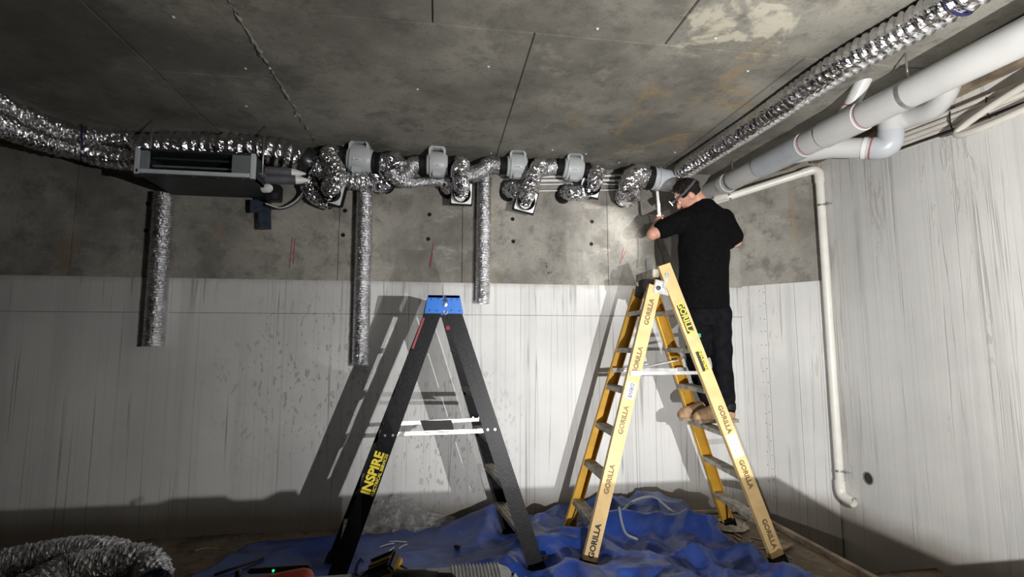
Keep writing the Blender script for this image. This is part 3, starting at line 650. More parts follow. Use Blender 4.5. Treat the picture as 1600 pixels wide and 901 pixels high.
build('pipe', MB().tube([a, b + (b - a).normalized() * .06], .042, 20), 'pvc_white', t3); dd = (b - a); build('socket', MB().lathe([(0, .047), (dd.length * .45, .047), (dd.length * .46, .042)], a, dd, 20), 'pvc_white', t3); build('red_mark', MB().lathe([(dd.length * .48, .0432), (dd.length * .5, .0432)], a, dd, 20), 'red', t3)
# slim cream downpipe
s0 = at(1112, 316, Y=4.02); s1 = sp(L2 - .09, .075, 0); s1.z = at(1280, 257, Y=s1.y).z
s2 = V((XR - .042, 3.545, at(1289, 258, X=XR - .042).z)); s3 = V((XR - .042, 3.545, .27)); s4 = V((XR - .045, 3.43, .222))
t = thing('downpipe', 'slim cream pipe running down the right-hand corner to a low elbow', 'pipe', (s3.x, s3.y, .2))
up = bend(s0, s2, s3, .07, 10)
build('pipe', MB().tube([s0, s0.lerp(s2, .5), up[0]], .031, 20), 'cream', t)
build('elbow', MB().tube([up[0] + (s0 - s2).normalized() * .05] + up + [up[-1] + V((0, 0, -.05))], .036, 20), 'cream', t)
build('upright', MB().tube([up[-1], up[-1].lerp(s3, .5), s3 + V((0, 0, .05))], .031, 20), 'cream', t)
lo = bend(s3 + V((0, 0, .10)), s3 + V((0, 0, -.035)), s4, .06, 8)
build('foot_elbow', MB().tube([s3 + V((0, 0, .08))] + lo + [s4 + V((0, -.005, -.002))], .037, 20, cap=False).tube([s4 + V((0, -.005, -.002)), s4 + V((0, .03, .003))], [.033, .030], 20, cap=False), 'cream', t)
for zz in (2.50, .42):
    c = V((s3.x, s3.y, zz)); build('pipe_clip', MB().lathe([(-.008, .0335), (.008, .0335)], c, (0, 0, 1), 20), 'steel', t); build('clip_screw', MB().box(c + V((.0, -.075, -.004)), c + V((.034, -.033, .004))).tube([c + V((.0, -.06, 0)), c + V((.038, -.06, 0))], .004, 8), 'steel', t)
q = s0.lerp(s2, .18); build('clip_ring', MB().lathe([(-.008, .0335), (.008, .0335)], q, s2 - s0, 20), 'steel', t)
build('pipe_stub', MB().lathe([(0, .032), (.10, .032), (.10, .022), (.02, .022), (.02, 0)], at(1118, 311, Y=3.99), (.55, -.8, .1), 18), 'cream', label='short cut cream pipe end under the drain pipe', cat='pipe')
# bundle of pale hoses along the top of the right wall
for k in range(6):
    za, xa = (2.785, 2.755, 2.725, 2.70, 2.685, 2.668)[k], (3.03, 3.045, 3.04, 3.05, 3.06, 3.065)[k]; r = (.014, .016, .016, .012, .007, .006)[k]
    pts = cat_rom([V((xa, 3.0, za + .02)), V((xa, 2.75, za + .008)), V((xa, 2.2, za - .02)), V((xa, 1.2, za - .03)), V((xa, 0, za - .03))], .1)
    build('hose', MB().tube(pts, r, 10), 'hose' if k not in (4,) else 'black', label=('topmost pale hose', 'second pale hose from top', 'third pale hose from top', 'fourth pale hose from top', 'thin black cable', 'lowest thin pale hose')[k] + ' in the bundle along the top of right wall', cat='hose', group='hoses along the right wall')
build('tie_wrap', MB().tube(circle(V((3.045, 2.45, 2.722)), (0, 0, 1), (1, 0, 0), .080, 30, 1, .034), .004, 8, cap=False), 'black', label='black tie wrapped round the pale hoses, nearer the drain pipe', cat='cable tie')
build('tie_wrap', MB().tube(circle(V((3.045, 2.25, 2.708)), (0, 0, 1), (1, 0, 0), .080, 30, 1, .034), .004, 8, cap=False), 'black', label='black tie wrapped round the pale hoses above the coil', cat='cable tie')
pts = []
for i in range(200):
    a = 2 * math.pi * 3.6 * i / 199 + .3; k = i / 199
    pts.append(V((2.97 - .05 * k + .012 * math.sin(a * 2), 1.98 + .40 * math.cos(a) * (1 - .08 * k), 2.650 + .062 * math.sin(a) + .045 * (1 - k) - .02 - .05 * math.cos(a))))
build('hose', MB().tube(pts, .0185, 12), 'hose', label='loosely coiled thick pale hose hanging at the upper right', cat='hose')

# ------------------------------------------------------------------ ladders
def rail_mb(foot, top, out, w, dp, th=.005):
    a = (top - foot).normalized(); o = V(out); o = (o - a * o.dot(a)).normalized(); wv = a.cross(o).normalized()
    prof = [(-w / 2, 0), (w / 2, 0), (w / 2, -dp), (w / 2 - th, -dp), (w / 2 - th, -th), (-w / 2 + th, -th), (-w / 2 + th, -dp), (-w / 2, -dp)]
    mb = MB(); n = len(prof); A = [foot + wv * x + o * y for x, y in prof]; B = [top + wv * x + o * y for x, y in prof]
    mb.add(A + B, [(i, (i + 1) % n, n + (i + 1) % n, n + i) for i in range(n)] + [(0, 1, 4, 5)[::-1], (1, 2, 3, 4)[::-1], (0, 5, 6, 7)[::-1], (n, n + 1, n + 4, n + 5), (n + 1, n + 2, n + 3, n + 4), (n, n + 5, n + 6, n + 7)])
    return mb, a, o, wv
def along(foot, top, z): return foot.lerp(top, (z - foot.z) / (top.z - foot.z))
def rung_mb(p, q, dx, th=.026, thick=.005):
    u = V((1, 0, 0)); z = V((0, 0, 1)); h = dx / 2
    prof = [(-h, -th), (-h, 0)]
    for i in range(4): x = -h + dx * (i + .5) / 4; prof += [(x - dx * .07, 0), (x - dx * .05, .003), (x + dx * .05, .003), (x + dx * .07, 0)]
    prof += [(h, 0), (h, -th), (h - thick, -th), (h - thick, -thick), (-h + thick, -thick), (-h + thick, -th)]
    return MB().prism(prof, q - p, p, u, z)

# black ladder -------------------------------------------------------------
TB = V((.03, 3.36, 1.665))
bNL, bNR, bFL, bFR = at(514, 933, Z=.008), at(843, 899, Z=.008), at(517, 876, Z=.008), at(797, 838, Z=.008)
t = thing('step_ladder', 'black stepladder with blue plastic top on the left of the tarpaulin', 'ladder', (0.02, 3.36, 0))
W = .098
tops = {'NL': V((TB.x - .055, TB.y - .22, 1.60)), 'NR': V((TB.x + .058, TB.y - .22, 1.60)), 'FL': V((TB.x - .085, TB.y + .24, 1.60)), 'FR': V((TB.x + .028, TB.y + .24, 1.60))}
bFL.x += .02
feet = {'NL': bNL, 'NR': bNR, 'FL': bFL, 'FR': bFR}; axs = {}
for k in feet:
    mb, a, o, wv = rail_mb(feet[k], tops[k], (0, -1, 0) if k[0] == 'N' else (0, 1, 0), W if k[0] == 'N' else .085, .03); axs[k] = (a, o, wv)
    rr = build('rail', mb, 'rail_black', t)
    f = feet[k]; build('foot', MB().add([f + wv * x + o * y + a * zz for zz in (-.006, .05) for y in (.004, -.04) for x in (-W / 2 - .004, W / 2 + .004)], [(0, 2, 3, 1), (4, 5, 7, 6), (0, 1, 5, 4), (2, 6, 7, 3), (0, 4, 6, 2), (1, 3, 7, 5)]), 'rubber', rr)
for zz in (.26, .535, .81, 1.085, 1.36):
    for s in 'LR':
        p = along(feet['N' + s], tops['N' + s], zz); q = along(feet['F' + s], tops['F' + s], zz); build('tread', rung_mb(p.lerp(q, .02), q.lerp(p, .02), .085), 'alu_dirty', t)
# blue top: two hinged halves
cz0, cz1 = 1.575, 1.685; mb = MB()
yN, yF = TB.y - .235, TB.y + .255
poly = [(-.115, cz0), (-.008, cz0), (0, cz0 + .02), (.008, cz0), (.125, cz0), (.102, cz1), (.095, cz1 + .004), (-.09, cz1 + .004), (-.095, cz1)]
mb.prism([(x, z) for x, z in poly], (0, .012, 0), (TB.x, yN, 0), (1, 0, 0), (0, 0, 1)); mb.prism(poly, (0, .012, 0), (TB.x, yF - .012, 0), (1, 0, 0), (0, 0, 1))
mb.box((TB.x - .094, yN, cz1 - .012), (TB.x - .004, yF, cz1 + .003)).box((TB.x + .004, yN, cz1 - .012), (TB.x + .10, yF, cz1 + .003))
for q in mb.v: q.x -= .023 * (q.y - yN) / (yF - yN)
cp = build('top_cap', mb, 'blue', t)
build('side_plate', MB().add([(TB.x - .115, yN, cz0), (TB.x - .093, yN, cz1), (TB.x - .116, yF, cz1), (TB.x - .138, yF, cz0)], [(0, 1, 2, 3)]).add([(TB.x - .118, yN, cz0), (TB.x - .096, yN, cz1), (TB.x - .119, yF, cz1), (TB.x - .141, yF, cz0)], [(0, 1, 2, 3)]), M['rail_black'], cp)
build('hinge_bolt', MB().lathe([(0, .013), (-.008, .012), (-.010, 0)], (TB.x + .012, yN, cz0 + .055), (0, 1, 0), 16), 'alu', cp)
build('hinge_slot', MB().prism([(-.006, .07), (-.018, .075), (0, .112), (.016, .075), (.006, .07)], (0, -.001, 0), (TB.x + .012, yN, cz0), (1, 0, 0), (0, 0, 1)), 'print_black', cp)
for x, z in ((-.085, .02), (-.04, .018), (-.075, .088), (-.03, .092), (.05, .088), (.085, .09), (.05, .02), (.1, .018)):
    build('rivet', MB().lathe([(0, .005), (-.003, .004), (-.0035, 0)], (TB.x + x, yN, cz0 + z), (0, 1, 0), 8), 'print_black', cp)
build('hinge_ring', MB().tube(circle((TB.x + .012, yN - .002, cz0 + .008), (1, 0, 0), (0, 0, 1), .012, 20), .004, 8), 'alu', cp)
# spreader bars and the tray plate
for s, yy in (('N', .0), ('F', .0)):
    p = along(feet[s + 'L'], tops[s + 'L'], .853); q = along(feet[s + 'R'], tops[s + 'R'], .866); o = V((0, .042 if s == 'N' else -.042, 0))
    e0, e1 = p + o + V((.0 if s == 'N' else .02, 0, 0)), q + o + V((.02 if s == 'F' else .0, 0, 0)); e1.z = e0.z = p.z
    build('spreader_bar', MB().add([e + V((0, y, z)) for e in (e0, e1) for z in (-.012, .012) for y in (-.003, .003)], [(0, 1, 3, 2), (4, 6, 7, 5), (0, 4, 5, 1), (2, 3, 7, 6), (0, 2, 6, 4), (1, 5, 7, 3)]), 'alu', t)
    for pp, off in ((p, -.02), (p, .025), (q, -.025), (q, .02)):
        build('rivet', MB().lathe([(0, .009), (-.004, .008), (-.005, 0)], pp + V((off, -.001 if s == 'N' else -.04, 0)), (0, 1, 0), 10), 'alu', t)
p = along(feet['NL'], tops['NL'], .86); q = along(feet['FL'], tops['FL'], .86)
build('tray_plate', MB().add([(-.07, p.y + .05, .858), (.11, p.y + .05, .858), (.10, q.y - .05, .872), (-.11, q.y - .05, .872), (-.07, p.y + .05, .854), (.11, p.y + .05, .854), (.10, q.y - .05, .868), (-.11, q.y - .05, .868)], [(0, 1, 2, 3), (7, 6, 5, 4), (0, 4, 5, 1), (1, 5, 6, 2), (2, 6, 7, 3), (3, 7, 4, 0)]), simple('tray_grey', (.12, .115, .105), .5, .3), t)
# yellow lettering on the near left rail
a, o, wv = axs['NL']; left = o.cross(a)
c = along(bNL, tops['NL'], .645) + o * .0015
c1_ = at(590, 733, Y=c.y); c1_.y = along(bNL, tops['NL'], c1_.z).y - .0015
build('lettering', text_mb('INSPIRE', .072, c + left * .008, a, left, .0008, .0028), 'print_yellow', t)
build('lettering', text_mb('ELECTRICAL SERVICES', .0245, c - left * .032, a, left, .0008, .0006), 'print_yellow', t)
p = along(bNL, tops['NL'], 1.50); q = along(bFL, tops['FL'], 1.50)
build('red_sticker', MB().box((-.006, -.0015, -.10), (.006, .0015, .10), Matrix(((wv.x, o.x, a.x), (wv.y, o.y, a.y), (wv.z, o.z, a.z))), along(bNL, tops['NL'], 1.44) - wv * .0 + o * .003 + left * (W / 2 - .007)), simple('faded_red', (.30, .05, .06), .6), t)
p = along(bFR, tops['FR'], 1.50); build('red_tag', MB().box(p + V((-.035, -.045, -.015)), p + V((-.005, -.043, .012))), 'red', t)

# yellow ladder ------------------------------------------------------------
yNL, yNR, yFL, yFR = at(918, 893, Z=.006), at(1222, 885, Z=.006), at(884, 838, Z=.006), at(1138, 822, Z=.006)
pt = at(1038, 413, Y=3.17); pl = at(1024, 446, Y=3.18)
yt = {'NL': pl, 'NR': pt, 'FL': V((pl.x + .01, 3.50, pl.z)), 'FR': V((pt.x + .01, 3.50, pt.z - .02))}
yf_ = {'NL': yNL, 'NR': yNR, 'FL': yFL, 'FR': yFR}; W = .088
t = thing('step_ladder', 'yellow double-sided stepladder with aluminium treads that the man stands on', 'ladder', (1.55, 3.35, 0))
ya = {}
for k in yf_:
    mb, a, o, wv = rail_mb(yf_[k], yt[k], (0, -1, 0) if k[0] == 'N' else (0, 1, 0), W if k[0] == 'N' else .082, .034); ya[k] = (a, o, wv)
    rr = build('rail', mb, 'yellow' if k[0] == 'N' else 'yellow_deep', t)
    f = yf_[k]; build('foot', MB().add([f + wv * x + o * y + a * zz for zz in (-.005, .062) for y in (.006, -.044) for x in (-W / 2 - .006, W / 2 + .006)], [(0, 2, 3, 1), (4, 5, 7, 6), (0, 1, 5, 4), (2, 6, 7, 3), (0, 4, 6, 2), (1, 3, 7, 5)]), 'rubber', rr)
RZ = (.275, .55, .82, 1.09, 1.355)
for zz in RZ + (1.615,):
    for s in 'LR':
        p = along(yf_['N' + s], yt['N' + s], zz); q = along(yf_['F' + s], yt['F' + s], zz); build('tread', rung_mb(p.lerp(q, .02), q.lerp(p, .02), .082, .03), 'alu_dirty', t)
# diagonal braces of the lowest treads
for s in 'LR':
    for k in 'NF':
        p = along(yf_[k + s], yt[k + s], .06); q = along(yf_['N' + s], yt['N' + s], .265).lerp(along(yf_['F' + s], yt['F' + s], .265), .22 if k == 'N' else .78)
        build('brace', MB().tube([p + V((0, .02 if k == 'N' else -.02, 0)), q], .006, 6), 'dark_steel', t)
for s, dy in (('N', -.012), ('F', -.02)):
    p = along(yf_[s + 'L'], yt[s + 'L'], 1.195); q = along(yf_[s + 'R'], yt[s + 'R'], 1.195); yy = p.y + (dy if s == 'N' else -.045)
    m_ = p.lerp(q, .5); build('spreader_bar', MB().box((p.x - .012, yy - .003, p.z - .010), (q.x + .02, yy + .003, p.z + .012)), 'alu', t)
    for pp in (p, q): build('spreader_lug', MB().box((pp.x - .035, yy - .006, pp.z - .014), (pp.x + .04, yy - .002, pp.z + .018)), 'alu', t)
p = along(yFL, yt['FL'], 1.215); q = along(yFR, yt['FR'], 1.25); build('spreader_bar', MB().tube([p + V((0, -.05, -.01)), p.lerp(q, .45) + V((0, -.05, -.012)), q + V((0, -.05, .015))], .009, 6), 'alu', t)
# hinge plate and locking catch
c = at(1038, 450, Y=yt['NL'].y - .006); R = Matrix.Rotation(math.radians(12), 3, 'Y')
hp = build('hinge_plate', MB().box((-.072, -.004, -.045), (.064, .004, .045), R, c, .003), 'alu', t)
build('hinge_bolt', MB().lathe([(0, .016), (-.01, .014), (-.013, 0)], c + V((-.045, -.004, 0)), (0, 1, 0), 14), 'dark_steel', hp)
for x, z in ((.04, -.03), (.05, .03), (.01, -.032)): build('rivet', MB().lathe([(0, .006), (-.003, .005), (-.004, 0)], c + V((x, -.004, z)), (0, 1, 0), 10), 'steel', hp)
build('catch', MB().box((-.012, -.014, .0), (.016, -.004, .10), R, c + V((-.002, 0, 0)), .003).tube(circle(c + V((.018, -.012, .09)), (1, 0, 0), (0, 0, 1), .012, 16), .004, 6), 'steel', hp)
c2_ = V((c.x - .02, yt['FL'].y - .01, c.z)); build('hinge_plate', MB().box((-.06, -.004, -.04), (.06, .004, .04), R, c2_, .003), 'dark_steel', t)
build('top_bar', MB().box((pt.x - .075, 3.19, pt.z - .085), (pt.x - .03, 3.49, pt.z - .03), bev=.004), 'alu_dirty', t)
build('latch_block', MB().box((pl.x - .065, 3.22, pl.z - .025), (pl.x + .01, 3.32, pl.z + .05), bev=.008), 'rubber', t)
# lettering
def rail_text(k, z, s, size, mat, up, bold=0.0, off=0.0, xo=0.0):
    a, o, wv = ya[k]; c = along(yf_[k], yt[k], z) + o * .0012; ux = a if up else -a; uy = o.cross(ux)
    return build('lettering', text_mb(s, size, c + uy * off, ux, uy, .0006 + xo, bold), mat, t)
def rail_plate(k, z, ln, wd, mat, nm, off=0.0, th=.0008):
    a, o, wv = ya[k]; c = along(yf_[k], yt[k], z); return build(nm, MB().add([c + a * x + wv * (y + off) + o * q for q in (0, th) for y in (-wd / 2, wd / 2) for x in (-ln / 2, ln / 2)], [(0, 2, 3, 1), (4, 5, 7, 6), (0, 1, 5, 4), (2, 6, 7, 3), (0, 4, 6, 2), (1, 3, 7, 5)]), mat, t)
for z in (1.60, 1.28, .90, .54): rail_text('NL', z, 'GORILLA', .045, 'print_dark', True, .0016)
rail_text('NL', .18, 'GORILLA', .050, 'print_black', True, .002)
for z in (.90, .56, .20): rail_text('NR', z, 'GORILLA', .045, 'print_dark', False, .0016)
rail_plate('NR', 1.555, .20, .052, 'print_black', 'decal'); rail_text('NR', 1.555, 'GORILLA', .056, 'print_yellow', False, .0012, 0, .0006)
rail_plate('NR', 1.275, .135, .042, 'print_black', 'decal'); rail_text('NR', 1.275, 'INDUSTRIAL', .026, 'print_yellow', False, .0008, .008, .0006)
rail_plate('NL', 1.085, .105, .062, 'sticker', 'sticker'); rail_text('NL', 1.085, 'DRIVE', .036, simple('sticker_blue', (.05, .055, .13), .5), False, .001, .002, .0006)
pl_ = rail_plate('NR', .735, .15, .07, 'sticker', 'sticker')
a, o, wv = ya['NR']; c = along(yNR, yt['NR'], .735); mb = MB()
r9 = random.Random(5)
for i in range(5):
    y = -.024 + i * .012; x = -.06
    while x < .055:
        ln = r9.uniform(.006, .016); q0 = c + a * x + wv * y + o * .0011; q1 = c + a * (x + ln) + wv * (y + r9.uniform(-.003, .003)) + o * .0011; mb.tube([q0, q1], .0011, 4); x += ln + .006
build('handwriting', mb, 'tool_blue', t)

# ------------------------------------------------------------------ the man on the ladder
ztr = .823
pr_ = along(yNR, yt['NR'], .82); fX = pr_.x
man = thing('person', 'man in black shirt and trousers and tan boots standing on yellow ladder', 'person', (fX + .06, 3.42, ztr))
hc = V((1.885, 3.50, 2.525)); gz = V((-.66, .44, -.61)).normalized(); hs = V((-.15, -.97, -.16)); hs = (hs - gz * hs.dot(gz)).normalized(); hu = gz.cross(hs).normalized()
if hu.z < 0: hu = -hu
HR = Matrix(((gz.x, hs.x, hu.x), (gz.y, hs.y, hu.y), (gz.z, hs.z, hu.z)))
hl = lambda x, y, z: hc + HR @ V((x, y, z))
LH = V((1.668, 3.575, 2.325)); LE = V((1.585, 3.50, 2.205)); RE = V((2.235, 3.46, 2.16)); RH = V((2.12, 3.80, 2.36))
b = MB()
b.ball(hc, V((.098, .076, .108)), HR).ball(hl(.02, 0, -.055), V((.072, .062, .065)), HR).ball(hl(.055, 0, -.085), V((.035, .035, .03)), HR)       # skull, jaw, chin
b.cap(hl(.095, 0, .0), .012, hl(.112, 0, -.03), .015).cap(hl(.075, 0, -.058), .018, hl(.083, 0, -.06), .016)                                     # nose, lips
for s in (-1, 1):
    b.ball(hl(-.005, s * .078, -.012), V((.022, .011, .033)), HR).ball(hl(.085, s * .032, .012), V((.012, .018, .008)), HR)                          # ears, brow
b.cap(hl(-.03, 0, -.05), .058, V((2.005, 3.48, 2.40)), .066)
b.loft([((1.985, 3.48, z), (w_, 0, 0), (0, d_, 0)) for z, w_, d_ in ((1.56, .13, .10), (1.66, .15, .11), (1.85, .15, .10), (2.1, .165, .11), (2.28, .17, .105), (2.37, .13, .08), (2.41, .07, .06))])
for S, E_, Hd in ((V((1.85, 3.48, 2.325)), LE, LH), (V((2.15, 3.47, 2.325)), RE, RH)):
    b.cap(S, .058, E_, .044).cap(E_, .045, Hd - (Hd - E_).normalized() * .05, .029)
legs = (((2.06, 3.45, 1.60), (2.055, 3.42, 1.235), (2.075, 3.41, .93)), ((1.93, 3.50, 1.58), (1.885, 3.47, 1.24), (2.02, 3.535, .93)))
for h_, k_, a_ in legs:
    b.cap(h_, .08, k_, .058).cap(k_, .058, a_, .040).cap(a_, .04, V(a_) + V((-.09, 0, -.05)), .034)
def hand(b, wrist, palm, fdir, side, grip, thumb):
    d = V(fdir).normalized(); s = V(side).normalized(); n = d.cross(s).normalized() * grip
    b.cap(wrist, .027, palm, .032).cap(palm + s * .022, .02, palm + s * .022 + d * .035, .015).cap(palm - s * .022, .02, palm - s * .022 + d * .035, .015).cap(palm, .024, palm + d * .035, .018)
    for i, (o_, l1, l2, l3) in enumerate(((.031, .040, .026, .020), (.011, .044, .029, .022), (-.010, .041, .027, .020), (-.030, .033, .021, .017))):
        p0 = palm + s * o_ + d * .035; p1 = p0 + (d * .75 + n * .65).normalized() * l1; p2 = p1 + (n * .95 - d * .25).normalized() * l2; p3 = p2 + (n * .2 - d * .95).normalized() * l3
        b.cap(p0, .0098, p1, .0092).cap(p1, .0092, p2, .0085).cap(p2, .0085, p3, .0075)
    q0 = palm + s * .028 - d * .012; q1 = q0 + (s * .6 + n * .7 + d * .3).normalized() * .034; q2 = q1 + (n * .6 + d * .6 - s * .45).normalized() * .03
    b.cap(q0, .014, q1, .0115).cap(q1, .0115, q2, .009)
hand(b, LH - (LH - LE).normalized() * .05, LH, (.1, .85, .45), (0.1, -.4, .9), 1, 1)
hand(b, RH - (RH - RE).normalized() * .05, RH, (-.35, .6, .6), (.2, -.4, .8), -1, 1)
body = build('body', remesh(b, .0065, 3), 'skin', man, label='bare skin of face, neck and forearms')
for s in (-1, 1):
    build('eye', MB().ball(hl(.083, s * .030, .0), .0115, None, 10, 7), 'white', body); build('iris', MB().ball(hl(.0915, s * .030, -.001), .005, None, 8, 6), 'print_black', body)
# shirt
b = MB().loft([((cx, 3.48, z), (w_, .0, 0), (0, d_, 0)) for z, cx, w_, d_ in ((1.640, 1.965, .196, .145), (1.70, 1.967, .195, .143), (1.90, 1.975, .190, .137), (2.10, 1.985, .200, .135), (2.24, 2.00, .212, .13), (2.34, 2.00, .205, .118), (2.40, 2.00, .155, .10), (2.445, 2.00, .095, .082), (2.475, 1.998, .072, .072))])
b.cap((1.86, 3.48, 2.335), .082, (1.665, 3.49, 2.245), .074).cap((2.145, 3.47, 2.33), .086, (2.215, 3.465, 2.195), .078)
b.cap((2.215, 3.465, 2.195), .078, (2.20, 3.50, 2.17), .07)
sh = remesh(b, .011, 3)
for i, p in enumerate(sh.v):                       # soft folds
    sh.v[i] = p + V((mnoise.noise(p * 7) * .008, mnoise.noise(p * 9 + V((5, 0, 0))) * .012, 0))
build('shirt', sh, 'shirt', man, label='loose black short-sleeved shirt')
b = MB().loft([((1.985, 3.48, z), (w_, 0, 0), (0, d_, 0)) for z, w_, d_ in ((1.52, .145, .115), (1.60, .160, .125), (1.70, .150, .115), (1.74, .14, .11))])
for h_, k_, a_ in legs: b.cap(V(h_) + V((0, 0, .02)), .098, k_, .074).cap(k_, .074, V(a_) + V((.0, 0, .0)), .062)
tr = remesh(b, .011, 3)
for i, p in enumerate(tr.v): tr.v[i] = p + V((mnoise.noise(V((p.x * 6, p.y * 6, p.z * 14))) * .010, mnoise.noise(V((p.x * 6 + 3, p.y * 6, p.z * 14))) * .010, 0))
trs = build('trousers', tr, 'trousers', man, label='black work trousers')
p = at(1092, 524, Y=3.362); build('pocket_tag', MB().box(p + V((-.016, -.002, -.012)), p + V((.014, .002, .014))), 'green', trs, label='small green tag on thigh pocket')
# boots
for h_, k_, a_ in legs:
    a_ = V(a_); f = V((-1, .03, 0)).normalized(); z0_ = ztr + .006; hx = a_.x + .045
    b = MB().loft([(V((hx - u * .30, a_.y + u * .01, z0_ + .03 + zc)), (0, w_, 0), (0, 0, hgt)) for u, zc, w_, hgt in ((0, .025, .028, .042), (.08, .036, .044, .062), (.3, .042, .047, .074), (.5, .034, .047, .064), (.72, .022, .051, .051), (.9, .012, .046, .042), (1, .004, .026, .024))])
    b.cap(a_ + V((0, 0, -.03)), .050, a_ + V((.002, 0, .02)), .050)
    bo = build('boot', remesh(b, .008, 2), 'boot', man, label='tan suede work boot')
    build('sole', MB().prism([(.018, -.038), (-.1, -.036), (-.22, -.045), (-.285, -.03), (-.30, 0), (-.285, .03), (-.22, .045), (-.1, .036), (.018, .038)], (0, 0, .024), (hx, a_.y, z0_ - .003), (1, 0, 0), (0, 1, 0)), 'sole', bo)
    build('ankle_cuff', MB().lathe([(-.03, .050), (-.025, .059), (.015, .060), (.02, .052)], a_ + V((0, 0, .015)), (0, 0, 1), 22), 'rubber', bo)
    for i in range(4): q = a_ + V((-.055 - .028 * i, 0, .004 - .010 * i)); build('lace', MB().tube([q + V((0, -.034, -.006)), q + V((-.004, 0, .014)), q + V((0, .034, -.006))], .004, 6), 'print_black', bo)
# hair, headlamp
hb = MB()
for i in range(260):
    r3 = random.Random(i); th_ = r3.uniform(0, 1.45); ph = r3.uniform(0, 6.283); d = V((math.sin(th_) * math.cos(ph), math.sin(th_) * math.sin(ph), math.cos(th_)))
    if d.x > .55 and d.z < .75: continue
    p = V((d.x * .099 - .006, d.y * .078, d.z * .109 + .006)); hb.ball(hl(*p), r3.uniform(.012, .020), None, 6, 4)
hb.ball(hl(-.012, 0, .018), V((.094, .081, .100)), HR)
hm = remesh(hb, .007, 1); build('hair', hm, 'hair', man, label='short dark hair')
st = MB().tube([hl(.104 * math.cos(a) - .004, .087 * math.sin(a), .045 - .012 * math.cos(a)) for a in [2 * math.pi * i / 40 for i in range(41)]], .011, 8, sx=.35)
lamp = build('headlamp', st, simple('grey_strap', (.10, .10, .11), .7), man, label='headlamp on a grey elastic strap')
lc = hl(.112, -.0, .032); build('lamp_case', MB().lathe([(-.02, .024), (.0, .030), (.022, .030), (.024, .024)], lc, gz, 18), 'black', lamp); build('lens', MB().lathe([(.0235, .024), (.024, 0)], lc, gz, 18), 'lens', lamp)
ld = bpy.data.lights.new('headlamp_light', 'SPOT'); ld.energy = HEAD_W * 10; ld.spot_size = math.radians(95); ld.spot_blend = .6; ld.shadow_soft_size = .015; ld.color = (1, .98, .95)
lo_ = bpy.data.objects.new('headlamp_light', ld); link(lo_); lo_.location = lc + gz * .04; lo_.rotation_euler = V((-.62, .62, -.35)).to_track_quat('-Z', 'Y').to_euler()
# what he is holding, and the lead below
build('conduit', MB().tube([at(1027, 299, Y=3.61), at(1031, 352, Y=3.615)], .011, 12), 'cream', label='thin cream conduit held upright in the hand of the man', cat='conduit')
build('cable', MB().tube(cat_rom([at(1024, 352, Y=3.62), at(1024, 366, Y=3.62), at(1028, 382, Y=3.6), at(1035, 400, Y=3.5), at(1039, 417, Y=3.42)], .02), .005, 8), 'black', label='black lead dropping from the raised arm to the ladder top', cat='cable')
build('socket_plate', MB().box(at(1014, 414, Y=D - .006) + V((-.03, -.012, -.045)), at(1014, 414, Y=D - .006) + V((.035, .005, .05)), bev=.004), simple('grey_plate', (.20, .20, .19), .7), label='small grey plate on the wall behind the yellow ladder top', cat='plate')

# ------------------------------------------------------------------ on the floor
import bisect
poly = [(-1.75, 2.55), (-1.50, 3.15), (-1.42, 3.36), (-1.27, 3.80), (-.6, 3.90), (.16, 3.95), (.30, 4.04), (.62, 4.0), (1.0, 4.03), (1.55, 4.05), (1.83, 4.02), (1.99, 3.80), (2.00, 3.52), (1.93, 3.30), (2.04, 2.86), (2.12, 2.5), (.5, 2.3)]
def inside(x, y):
    c = False
    for i in range(len(poly)):
        x1, y1 = poly[i]; x2, y2 = poly[i - 1]
        if (y1 > y) != (y2 > y) and x < (x2 - x1) * (y - y1) / (y2 - y1) + x1: c = not c
    return c
def gs(x, y, cx, cy, sx, sy): return math.exp(-((x - cx) / sx) ** 2 - ((y - cy) / sy) ** 2)
def ridge(v, sh=1.0): return max(0.0, 1 - abs(v) * 2.3) ** sh
flat = [(p.x, p.y) for p in list(feet.values()) + [yNL, yNR, yFL, yFR]]
def tarp_z(x, y):
    wx = x + .10 * mnoise.noise(V((x * 1.7, y * 1.7, 3))); wy = y + .10 * mnoise.noise(V((x * 1.7, y * 1.7, 9)))
    A = .020 + .095 / (1 + math.exp(-(x - .35) * 9))
    f = ridge(mnoise.noise(V((wx * 1.3 + wy * .8, wy * 2.0 - wx * .5, 0)))) + .78 * ridge(mnoise.noise(V((wx * 2.4 - wy * 1.6, wy * 2.4 + wx * 1.7, 5)))) + .46 * ridge(mnoise.noise(V((wx * 4 + wy * 2, wy * 4.5 - wx * 2, 8)))) + .06 * ridge(mnoise.noise(V((wx * 9 + wy * 4, wy * 8 - wx * 4, 3))))
    h = .012 + A * f * .62 + .10 * gs(x, y, .34, 3.90, .20, .16) + .15 * gs(x, y, 1.72, 3.93, .20, .16) + .06 * gs(x, y, 1.35, 3.55, .30, .25) + .05 * gs(x, y, .55, 3.35, .2, .3) + .07 * gs(x, y, 1.80, 3.45, .16, .22) + .05 * gs(x, y, 1.25, 4.0, .3, .1)
    k = 1.0
    for fx, fy in flat: k = min(k, 1 - math.exp(-((x - fx) ** 2 + (y - fy) ** 2) / .012))
    return .006 + (h - .006) * k
nx, ny, X0, X1, Y0, Y1 = 240, 125, -1.8, 2.2, 2.3, 4.08
idx = {}; mb = MB(); vs = []
for j in range(ny + 1):
    for i in range(nx + 1):
        x = X0 + (X1 - X0) * i / nx; y = Y0 + (Y1 - Y0) * j / ny
        if inside(x + .03 * mnoise.noise(V((x * 5, y * 5, 0))), y + .03 * mnoise.noise(V((x * 5, y * 5, 7)))): idx[(i, j)] = len(vs); vs.append(V((x, y, tarp_z(x, y))))
